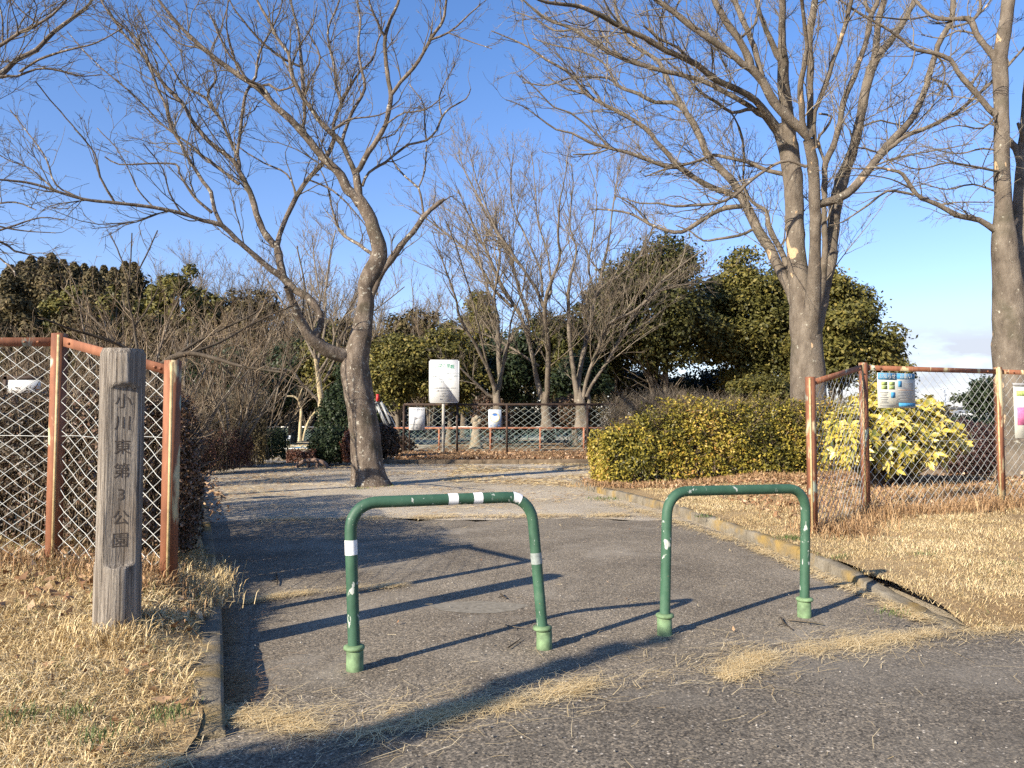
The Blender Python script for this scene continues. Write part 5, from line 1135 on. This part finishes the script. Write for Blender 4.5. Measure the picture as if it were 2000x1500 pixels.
for i, (px, D, yt, hw, k, lab) in enumerate(LFT):
    fartree(lab, px, D, yt, hw, M[('leaf_olive', 'leaf_conifer', 'leaf_conifer')[k]], 300+i, k == 1)
# low far belt behind everything so no bare horizon shows between the trunks
r = np.random.default_rng(400); n = 22000
az = r.uniform(-62, 20, n)*0 + r.uniform(-75, 8, n); Yd = 76 + 4*r.standard_normal(n); hz = r.random(n)**1.2*(4.5 + 1.6*np.sin(az*.35) + 1.1*np.sin(az*1.1))
V, Q = leafquads(np.stack([az, Yd, hz+.1], 1), nrm(r.standard_normal((n, 3)) + [0, -.6, .5]), .75, .42, r)
tag(mk('far_wood', V, [Q], M['leaf_conifer'], None, r.beta(2, 2.3, n)), kind='stuff')
n = 12000; xx = r.uniform(60, 260, n); yy = 235 + 6*r.standard_normal(n); hz = r.random(n)*(3.2 + 1.5*np.sin(xx*.11) + 1.2*np.sin(xx*.31))*1.0
V, Q = leafquads(np.stack([xx, yy, hz], 1), nrm(r.standard_normal((n, 3)) + [0, -.6, .5]), 1.8, 1.1, r)
tag(mk('far_wood', V, [Q], M['leaf_conifer'], None, r.beta(2, 2.3, n)), kind='stuff')
# ------------------------------------------------------------------ grass, straw, leaf litter
def blades(P, hgt, lean, wid, r, flat=0.0):
    """P (n,3) roots; each blade = 1 quad + 1 tri, bent over"""
    n = len(P); az = r.uniform(0, 2*np.pi, n); d = np.stack([np.cos(az), np.sin(az), np.zeros(n)], 1); s = np.stack([-np.sin(az), np.cos(az), np.zeros(n)], 1)
    tw = r.uniform(-.6, .6, n)[:, None]; s = nrm(s + d*tw + np.array([0, 0, 1])*r.uniform(-.5, .5, n)[:, None]*flat)
    h = np.broadcast_to(hgt, (n,))[:, None]; l = np.broadcast_to(lean, (n,))[:, None]; w = np.broadcast_to(wid, (n,))[:, None]
    m = P + d*h*l*.40 + np.array([0, 0, 1])*h*.62*np.sqrt(np.maximum(1-l**2*.7, .03)); e = P + d*h*l*1.0 + np.array([0, 0, 1])*h*np.sqrt(np.maximum(1-l**2, .012))*.85
    V = np.stack([P - s*w*.5, P + s*w*.5, m - s*w*.42, m + s*w*.42, e], 1).reshape(-1, 3); b = np.arange(n)*5
    return V, np.stack([b, b+1, b+3, b+2], 1), np.stack([b+2, b+3, b+4], 1)
def lawn(name, x0, x1, y0, y1, zf, ok, dens, seed, mat, h=(.03, .08), lean=(.55, .98), w=.0042, dref=4.0, rn=None):
    r = np.random.default_rng(seed); n = int((x1-x0)*(y1-y0)*dens); x = r.uniform(x0, x1, n); y = r.uniform(y0, y1, n)
    dd = np.hypot(x, y); p = np.minimum(1, (dref/dd)**1.6)
    pat = .5 + .5*np.sin(x*3.1 + np.sin(y*2.3)*2)*np.sin(y*2.9 + x*.7)
    p2 = np.clip(.25 + 1.1*pat + .5*np.sin(x*7.3+np.sin(y*5)*2)*np.sin(y*8.1+x*2), .12, 1); k = (r.random(n) < p*p2) & ok(x, y); x, y, dd, pat = x[k], y[k], dd[k], pat[k]; n = len(x)
    P = np.stack([x, y, np.maximum(zf(x, y), .004) - .004], 1); sc = np.maximum(1, dd/dref)
    V, Q, T3 = blades(P, r.uniform(*h, n)*(.8+.5*pat), r.uniform(*lean, n), w*sc**.7*r.uniform(.7, 1.3, n), r, .5)
    q = np.clip(r.beta(2.2, 2, n)*.93 + .30*(pat-.6) + .12*np.sin(x*1.3+y*.8)*np.sin(y*1.7-x*.5), 0, .955); q = np.where(r.random(n) < .03, 1.0, q) if rn is None else rn(x, y, r, n)
    o = mk(name, V, [Q, T3], mat, None, np.concatenate([q, q])); return tag(o, kind='stuff')
okL = lambda x, y: (x < lkx(y) - .13 - .05*np.sin(y*9) - .3*np.maximum(0, 3.2-y)) & (rdist(x, y) > -.16 + .08*np.sin(x*6)) & (y > LK[0, 1]-1.2)
okR = lambda x, y: (x > rkx(y) + .06 + .04*np.sin(y*8)) & (rdist(x, y) > -.07 + .06*np.sin(x*7) + .03*np.sin(x*23)) & (y > 4.3)
okRn = okR
lawn('dry_grass', -5.2, -1.0, 2.2, 7.2, zl, okL, 9000, 1, M['straw'], h=(.035, .12), lean=(.75, .995), w=.0036)
lawn('dry_grass', 2.2, 11, 4.6, 15.5, zr, okR, 7000, 2, M['straw'], w=.0030, dref=6.0, h=(.025, .07), lean=(.75, .99))
lawn('dry_grass', -3.9, 9, 23.6, 27.9, lambda x, y: .11 + bumps(x*.7, y*.7)*1.2, lambda x, y: (y < 27.9), 520, 3, M['straw_brown'], h=(.08, .2), w=.010, dref=26)
# taller brown grass along the feet of the right fence and tufts of it elsewhere
def band(name, pts, wd, n, seed, mat, zf, h, w, lean=(.3, .9)):
    r = np.random.default_rng(seed); S = np.array(pts, float); d = np.concatenate([[0], np.cumsum(np.linalg.norm(np.diff(S, axis=0), axis=1))])
    t = r.uniform(0, d[-1], n); x = np.interp(t, d, S[:, 0]) + r.normal(0, wd, n); y = np.interp(t, d, S[:, 1]) + r.normal(0, wd, n)
    dens = .5 + .5*np.sin(t*4+np.sin(t*9)); k = r.random(n) < .35+.65*dens; x, y = x[k], y[k]; n = len(x)
    V, Q, T3 = blades(np.stack([x, y, zf(x, y)], 1), r.uniform(*h, n), r.uniform(*lean, n), w*r.uniform(.7, 1.3, n), r, .5)
    q = r.beta(2, 2, n); return tag(mk(name, V, [Q, T3], mat, None, np.concatenate([q, q])), kind='stuff')
band('tall_grass', [(3.25, 7.95), (4.3, 9.15), (6.6, 10.1), (9, 11), (11, 11.9)], .20, 9000, 11, M['straw_brown'], zr, (.08, .26), .0075)
band('tall_grass', [(4.0, 9.9), (6.0, 11.2), (8.5, 12.6)], .5, 4000, 12, M['straw_brown'], zr, (.06, .22), .008)
band('tall_grass', [(-2.05, 4.7), (-2.25, 4.9), (-3.2, 5.25), (-5.3, 5.35)], .13, 3600, 13, M['straw_brown'], zl, (.06, .22), .006)
band('tall_grass', [(-1.95, 4.85), (-2.15, 5.5), (-2.4, 6.2)], .09, 1700, 14, M['straw'], zl, (.06, .16), .005)
band('tall_grass', [(-2.25, 4.02), (-1.95, 3.92)], .09, 700, 15, M['straw'], zl, (.06, .16), .0045)
band('grass_by_kerb', [(1.5, 14.0), (3, 14.4), (5.5, 15.2), (7.5, 16.4)], .28, 5000, 16, M['straw_brown'], zr, (.05, .16), .011)
# green winter tufts
r = np.random.default_rng(20); Ps = []
for px, py, m, s in ((495, 0, 0, 0),) * 0 + ((180, 1285, 130, .05), (40, 1400, 90, .05), (150, 1395, 70, .04), (320, 1400, 160, .05), (190, 1440, 90, .05), (10, 1310, 60, .04), (1545, 1052, 150, .07), (1375, 1010, 60, .06), (1800, 1085, 70, .07), (1740, 1200, 50, .05), (1975, 1105, 70, .06), (1640, 1090, 50, .05), (1830, 990, 120, .15), (1180, 975, 120, .12), (745, 948, 120, .18), (700, 955, 90, .12)):
    c = grd(px, py, .12 if px < 400 or px > 1150 else .0); Ps.append(c + np.c_[r.normal(0, s, (m, 2)), np.zeros(m)])
Ps = np.concatenate(Ps); V, Q, T3 = blades(Ps, r.uniform(.025, .065, len(Ps)), r.uniform(.3, .9, len(Ps)), .0034*np.maximum(1, Ps[:, 1]/5), r, .4)
q = r.random(len(Ps)); tag(mk('green_grass', V, [Q, T3], M['green_grass'], None, np.concatenate([q, q])), kind='stuff')
# loose straw lying on the paving
def loose(name, pts, wd, n, seed, h=(.05, .24), w=.0023, mat=None, z=.012):
    r = np.random.default_rng(seed); S = np.array(pts, float); d = np.concatenate([[0], np.cumsum(np.linalg.norm(np.diff(S[:, :2], axis=0), axis=1))])
    t = r.uniform(0, d[-1], n); ww = np.interp(t, d, S[:, 2])*wd*(.25+r.exponential(.75, n))
    th = .55+.45*np.sin(t*5.5+np.sin(t*13)*1.5)
    x = np.interp(t, d, S[:, 0]) + r.normal(0, 1, n)*ww*.4; y = np.interp(t, d, S[:, 1]) + r.normal(0, 1, n)*ww
    k = r.random(n) < th; x, y = x[k], y[k]; n = len(x)
    az = r.normal(.45, .9, n); L = r.uniform(*h, n); dv = np.stack([np.cos(az), np.sin(az), np.zeros(n)], 1); sv = np.stack([-np.sin(az), np.cos(az), np.zeros(n)], 1)
    P = np.stack([x, y, z + r.random(n)*.014], 1); W = (w*r.uniform(.6, 1.3, n))[:, None]; L = L[:, None]
    bend = sv*(r.normal(0, .16, n)[:, None])*L; m = P + bend + [0, 0, .006]
    a, b = P - dv*L*.5, P + dv*L*.5 + np.array([0, 0, 1])*r.uniform(0, .012, n)[:, None]
    V = np.stack([a-sv*W/2, a+sv*W/2, m-sv*W/2, m+sv*W/2, b-sv*W/3, b+sv*W/3], 1).reshape(-1, 3); i = np.arange(n)*6
    Q = np.concatenate([np.stack([i, i+1, i+3, i+2], 1), np.stack([i+2, i+3, i+5, i+4], 1)]); q = r.beta(2.6, 1.8, n)*.93
    return tag(mk(name, V, [Q], mat or M['straw'], None, np.concatenate([q, q])), kind='stuff')
def gp(px, py, w=1.0): c = grd(px, py, 0); return (c[0], c[1], w)
loose('loose_straw', [gp(430, 1400, .6), gp(560, 1415, .7), gp(680, 1450, 1.0), gp(860, 1405, 1.0), gp(1000, 1378, .8), gp(1130, 1350, .7), gp(1180, 1335, .5)], .075, 2300, 31)
loose('loose_straw', [gp(1420, 1330, .4), gp(1480, 1290, 1.0), gp(1600, 1270, 1.2), gp(1700, 1258, .9), gp(1830, 1240, .5)], .08, 3000, 32)
loose('loose_straw', [gp(420, 1410, 1), gp(900, 1390, 1.2), gp(1300, 1320, 1.2), gp(1900, 1235, 1)], .16, 1500, 37)
loose('loose_straw', [(2.7, 4.72, 1), (3.3, 4.86, 1), (5, 5.05, 1), (9, 5.2, 1)], .10, 2600, 38)
loose('loose_straw', [(-3.2, 2.1, 1.6), (-2.2, 2.45, 1.6), (-1.25, 2.95, 1.3)], .10, 2600, 39)
loose('loose_straw', [(-1.75, 2.75, 1), (-1.42, 3.0, 1), (-1.30, 3.35, .8)], .08, 1800, 40)
loose('loose_straw', [gp(480, 1180, .5), gp(560, 1165, 1.0), gp(680, 1155, .8), gp(790, 1146, .4)], .06, 1000, 33)
loose('loose_straw', [(-1.25, 3.6, 1), (-1.5, 4.2, 1), (-1.9, 5.1, 1.6), (-2.3, 6.1, 2), (-2.9, 7.6, 1.6)], .07, 2600, 34, mat=M['straw_brown'])
loose('loose_straw', [(2.66, 5.0, .8), (2.58, 6.3, .8), (2.45, 8.0, 1.3), (2.0, 10.4, 2.5), (1.4, 13, 4)], .07, 3600, 35, w=.005)
loose('loose_straw', [(1.6, 10.6, 1), (-.5, 10.5, 1), (-3.4, 10.1, 1)], .16, 3000, 36, w=.007, z=.008)
def scatter(name, x0, x1, y0, y1, n, seed, h, w, mat, ok=None, z=.008):
    r = np.random.default_rng(seed); x = r.uniform(x0, x1, n); y = r.uniform(y0, y1, n)
    pat = np.sin(x*1.1+np.sin(y*.8)*2)*np.sin(y*.9+x*.3) + .25*np.sin(x*3.7)*np.sin(y*3.1); k = r.random(n) < np.clip(.35+.65*pat, .04, 1)
    if ok: k &= ok(x, y)
    x, y = x[k], y[k]; n = len(x); az = r.uniform(0, np.pi, n); L = r.uniform(*h, n)[:, None]; sc = np.maximum(1, y/12)[:, None]
    dv = np.stack([np.cos(az), np.sin(az), np.zeros(n)], 1); sv = np.stack([-np.sin(az), np.cos(az), np.zeros(n)], 1); P = np.stack([x, y, z + r.random(n)*.02], 1); W = w*sc
    zz = np.array([0, 0, 1.0])*W*.6*np.ones((n, 1)); V = np.stack([P-dv*L/2-sv*W/2, P+dv*L/2-sv*W/2, P+dv*L/2+sv*W/2+zz, P-dv*L/2+sv*W/2+zz*.5], 1).reshape(-1, 3)
    q = r.beta(2.4, 2, n)*.93; return tag(mk(name, V, [np.arange(n*4).reshape(n, 4)], mat, None, q), kind='stuff')
scatter('loose_straw', -6.5, 2.2, 10.3, 23, 15000, 41, (.03, .11), .0055, M['straw'], lambda x, y: (x > lkx(y)+.1) & (x < np.where(y < 15.5, rkx(y)-.1, 9)))
scatter('loose_straw', -1.5, 3.0, 15.0, 23.3, 12000, 42, (.05, .13), .008, M['straw'])
scatter('loose_straw', -6.5, 3.0, 10.3, 23.3, 12000, 46, (.03, .12), .0065, M['straw_brown'], lambda x, y: (x > lkx(y)+.1) & (x < np.where(y < 15.5, rkx(y)-.1, 9)))
scatter('loose_straw', -2.2, 2.6, 3.6, 10.2, 260, 43, (.02, .07), .0018, M['straw'], lambda x, y: (x > lkx(y)+.1) & (x < rkx(y)-.05) & (rdist(x, y) > 0))
scatter('loose_straw', -1.5, 5.0, 2.3, 5.0, 200, 44, (.02, .06), .0018, M['straw'], lambda x, y: (rdist(x, y) < -.05), z=.013)
scatter('loose_straw', -16, -5, 23, 44, 14000, 45, (.08, .25), .02, M['straw'])
# fallen leaves
def litter(name, x0, x1, y0, y1, n, seed, s, zf, ok, mat):
    r = np.random.default_rng(seed); x = r.uniform(x0, x1, n); y = r.uniform(y0, y1, n); k = ok(x, y, r); x, y = x[k], y[k]; n = len(x)
    P = np.stack([x, y, zf(x, y) + r.uniform(.01, .045, n)], 1); N = nrm(r.standard_normal((n, 3))*.55 + [0, 0, 1]); t = nrm(np.cross(N, r.standard_normal((n, 3)))); b = np.cross(N, t)
    L = (s*r.uniform(.6, 1.3, n))[:, None]; cu = N*L*r.uniform(.05, .3, n)[:, None]
    V = np.stack([P-t*L*.5+cu, P-t*L*.1+b*L*.27, P+t*L*.5+cu, P-t*L*.1-b*L*.27], 1); V = V.reshape(-1, 3); i = np.arange(n)*4
    T3 = np.concatenate([np.stack([i, i+1, i+3], 1)[:, ::-1], np.stack([i+1, i+2, i+3], 1)[:, ::-1]]); q = r.random(n)
    return tag(mk(name, V, [T3], mat, None, np.concatenate([q, q])), kind='stuff')
litter('fallen_leaves', -5.5, -1.4, 2.6, 7.2, 5200, 51, .075, zl, lambda x, y, r: okL(x, y) & (r.random(len(x)) < np.where(y > 4.2, .55, .05)*(1+np.sin(x*3)*.5)), M['litter'])
litter('fallen_leaves', 3.2, 12, 9.3, 15.5, 6000, 52, .075, zr, lambda x, y, r: okR(x, y) & (y > 9.2 + (x-4.3)*.35) , M['litter'])
litter('fallen_leaves', 1.3, 9, 13.6, 15.6, 3000, 53, .075, lambda x, y: zr(x, y), lambda x, y, r: okR(x, y), M['litter'])
litter('fallen_leaves', -3.9, 9, 23.5, 29, 9000, 54, .13, lambda x, y: .13 + 0*x, lambda x, y, r: r.random(len(x)) < .8, M['litter'])
litter('fallen_leaves', -9.5, -3.5, 9, 23, 5000, 55, .08, lambda x, y: .08+0*x, lambda x, y, r: (x < lkx(y)+.3) & (x > lkx(y)-2.5), M['litter'])
litter('fallen_leaves', -1.9, 2.6, 3.5, 10, 14, 56, .03, lambda x, y: 0*x, lambda x, y, r: (x > lkx(y)+.1) & (x < rkx(y)), M['litter'])
# gravel grains
r = np.random.default_rng(60); n = 700; x = r.uniform(-1.6, 4.2, n); y = 2.5 + 4*r.random(n)**1.7; s = r.uniform(.003, .008, n)
k = (x > lkx(y)+.1) & (x < rkx(y)-.05); x, y, s = x[k], y[k], s[k]; n = len(x)
o_ = np.array([[1,0,0],[0,1,0],[-1,0,0],[0,-1,0],[0,0,1],[0,0,-.5]]); V = (np.stack([x, y, .012+s*.4], 1)[:, None] + o_[None]*s[:, None, None]*r.uniform(.6, 1.3, (n, 6, 1))).reshape(-1, 3)
i = (np.arange(n)*6)[:, None]; T3 = np.concatenate([i + np.array([t]) for t in ([0,1,4],[1,2,4],[2,3,4],[3,0,4],[1,0,5],[2,1,5],[3,2,5],[0,3,5])])
M['pebble'] = leafmat('pebble', [(0, (.10,.09,.075)), (.7, (.20,.18,.15)), (1, (.36,.33,.28))], .9, .1)
tag(mk('gravel', V, [T3], M['pebble'], None, np.tile(r.random(n), 8)), kind='stuff')
# fallen twigs, each one a thing
TW = [([(1525, 1206), (1533, 1218), (1547, 1229)], 'short forked dead twig at the foot of the right barrier', 3.5), ([(1540, 1210), (1575, 1214), (1608, 1219)], 'pale dead twig lying beside the right barrier leg', 4), ([(1505, 1262), (1560, 1252), (1640, 1246)], 'long thin dark twig along the straw on the driveway', 2.5), ([(992, 1265), (1005, 1256), (1017, 1247)], 'dark twig on the asphalt left of the right leg of the taped barrier', 3), ([(540, 1120), (542, 1132), (541, 1142)], 'dark twig lying in the shade behind the taped barrier', 3), ([(985, 1220), (1010, 1225), (1030, 1226)], 'thin straw-coloured twig crossing the barrier shadow', 2.5), ([(450, 1385), (480, 1398), (540, 1404)], 'long pale stalk at the front end of the left kerb', 3.5), ([(978, 1160), (985, 1166), (990, 1168)], 'short dark twig behind the round pavement patch', 3.5)]
for pts, lab, wpx in TW:
    P = np.array([grd(px, py, .018) for px, py in pts]); rad = wpx/2/F*P[0, 1]*1.0
    q = dense(np.c_[P, np.linspace(rad, rad*.6, len(P))], .02); b = MB(); b.tube(q[:, :3], q[:, 3], 6)
    mid = len(q)//2; sd = nrm(np.array([q[-1, 1]-q[0, 1], -(q[-1, 0]-q[0, 0]), 0])); b.tube([q[mid, :3], q[mid, :3]+sd*.05+(q[-1, :3]-q[0, :3])*.15], [rad*.6, rad*.35], 5)
    tag(b.build('twig', M['bark_far'] if 'pale' in lab or 'straw' in lab else M['bark_dark'], origin=P[0]), lab, 'twig', 'twigs on the driveway')
# ------------------------------------------------------------------ the trees across the road (behind the viewer) that shade the foreground
SUN_EL = math.radians(26.3); SUN_AZ = np.array([-.71, -.70]); SUN_AZ = SUN_AZ/np.linalg.norm(SUN_AZ)
rr_ = np.random.default_rng(70)
def roadside(label, spots, n, L, seed, trunk):
    r = np.random.default_rng(seed); b0 = np.array(trunk); t = thing('roadside_tree', label, 'tree', b0, 'trees across the road')
    k = r.integers(0, len(spots), n); A = np.array(spots)[k]; v = nrm(r.standard_normal((n, 3)))
    P = A[:, :3] + v*A[:, 3:4]*r.uniform(.3, 1.05, n)[:, None]
    V, Q = leafquads(P, nrm(v + r.standard_normal((n, 3))*.7), L*r.uniform(.7, 1.3, n), L*.55, r)
    mk('crown', V, [Q], M['leaf_ever'], t, r.random(n))
    top = np.array(spots)[:, :3]; top = top[top[:, 2].argmax()]; q = np.linspace(0, 1, 8)[:, None]
    tb = TB().add((b0 + (top-b0)*q)[None], np.linspace(.11, .03, 8)[None], 10)
    for s in spots: tb.add((b0*.5+top*.5 + (np.array(s[:3])-(b0*.5+top*.5))*np.linspace(0, 1, 4)[:, None])[None], np.linspace(.05, .015, 4)[None], 6)
    tb.build('trunk', M['bark_dark'], t)
def up_sun(px, py, h):   # where something of height h stands if its shadow falls on ground pixel (px,py)
    c = grd(px, py, 0); d = h/math.tan(SUN_EL); return np.array([c[0]+SUN_AZ[0]*d, c[1]+SUN_AZ[1]*d, h])
sp = []
for px, py, h, s in ((560, 1490, 2.2, .22), (700, 1455, 2.6, .20), (830, 1415, 2.9, .17), (930, 1375, 3.2, .16), (1020, 1330, 3.5, .15), (1110, 1298, 3.8, .13), (1200, 1268, 4.05, .11), (1290, 1250, 4.3, .09), (430, 1510, 1.9, .22), (300, 1530, 1.5, .25), (620, 1500, 2.3, .2)):
    p = up_sun(px, py, h); sp.append((*p, s))
b_ = up_sun(300, 1560, .0) + np.array([SUN_AZ[0]*3.0, SUN_AZ[1]*3.0, 0]); b_[2] = 0
roadside('slim leafy tree across the road behind the viewer', [(q[0], q[1], q[2], q[3]*.85) for q in sp], 3600, .06, 71, b_)
# ------------------------------------------------------------------ light, sky, camera
w = bpy.data.worlds.new('World'); SC.world = w; w.use_nodes = True; nt = w.node_tree
bg = nt.nodes['Background']; sky = nt.nodes.new('ShaderNodeTexSky'); sky.sky_type = 'NISHITA'; sky.sun_disc = False
sky.sun_elevation = SUN_EL; sky.sun_rotation = math.atan2(SUN_AZ[0], SUN_AZ[1]); sky.air_density = 1.0; sky.dust_density = .25; sky.ozone_density = 2.5; sky.altitude = 60
tc = nt.nodes.new('ShaderNodeTexCoord')
mp = nt.nodes.new('ShaderNodeMapping'); mp.inputs['Scale'].default_value = (3.0, 3.0, 11.0); nt.links.new(tc.outputs['Generated'], mp.inputs['Vector'])
cn = noise(nt, mp.outputs['Vector'], 1.6, 8, .58, .3)
sx = nt.nodes.new('ShaderNodeSeparateXYZ'); nt.links.new(tc.outputs['Generated'], sx.inputs[0])
def mth(op, a, b):
    m = nd(nt, 'ShaderNodeMath', operation=op)
    for i, v in ((0, a), (1, b)):
        if isinstance(v, (int, float)): m.inputs[i].default_value = v
        else: nt.links.new(v, m.inputs[i])
    return m.outputs[0]
band_ = mth('MULTIPLY', ramp(nt, sx.outputs['Z'], [(0, (1,1,1)), (.09, (.95,.95,.95)), (.14, (0,0,0))]), ramp(nt, sx.outputs['X'], [(.28, (0,0,0)), (.46, (1,1,1))]))
cl = mth('MULTIPLY', band_, ramp(nt, cn, [(.30, (0,0,0)), (.50, (1,1,1))]))
tint = mixc(nt, 1.0, sky.outputs['Color'], ramp(nt, sx.outputs['Z'], [(0, (1.10,.98,1.12)), (.2, (.95,.99,1.22)), (.45, (.78,1.0,1.32))]), 'MULTIPLY')
skyc = mixc(nt, cl, tint, (4.1, 4.4, 5.0))
nt.links.new(skyc, bg.inputs['Color']); bg.inputs['Strength'].default_value = .082
sl = bpy.data.lights.new('sun', 'SUN'); sl.energy = 5.0; sl.angle = math.radians(.53); sl.color = (1, .90, .75)
so = bpy.data.objects.new('sun', sl); C.objects.link(so)
from mathutils import Vector
dirv = Vector((SUN_AZ[0]*math.cos(SUN_EL), SUN_AZ[1]*math.cos(SUN_EL), math.sin(SUN_EL)))
so.rotation_euler = dirv.to_track_quat('Z', 'Y').to_euler(); so.location = (-20, -20, 20)
cam = bpy.data.cameras.new('camera'); co = bpy.data.objects.new('camera', cam); C.objects.link(co)
cam.sensor_width = 36; cam.lens = F/2000*36; cam.clip_start = .05; cam.clip_end = 3000
co.location = (0, 0, CAMZ); co.rotation_euler = (math.pi/2 + PITCH, 0, 0); SC.camera = co
SC.view_settings.view_transform = 'Standard'; SC.view_settings.look = 'None'; SC.view_settings.exposure = 1.15; SC.view_settings.gamma = 1
cy = SC.cycles
cy.max_bounces = 5; cy.diffuse_bounces = 3; cy.glossy_bounces = 2; cy.transmission_bounces = 3; cy.transparent_max_bounces = 4
cy.use_denoising = False; cy.use_adaptive_sampling = True; cy.adaptive_threshold = .02
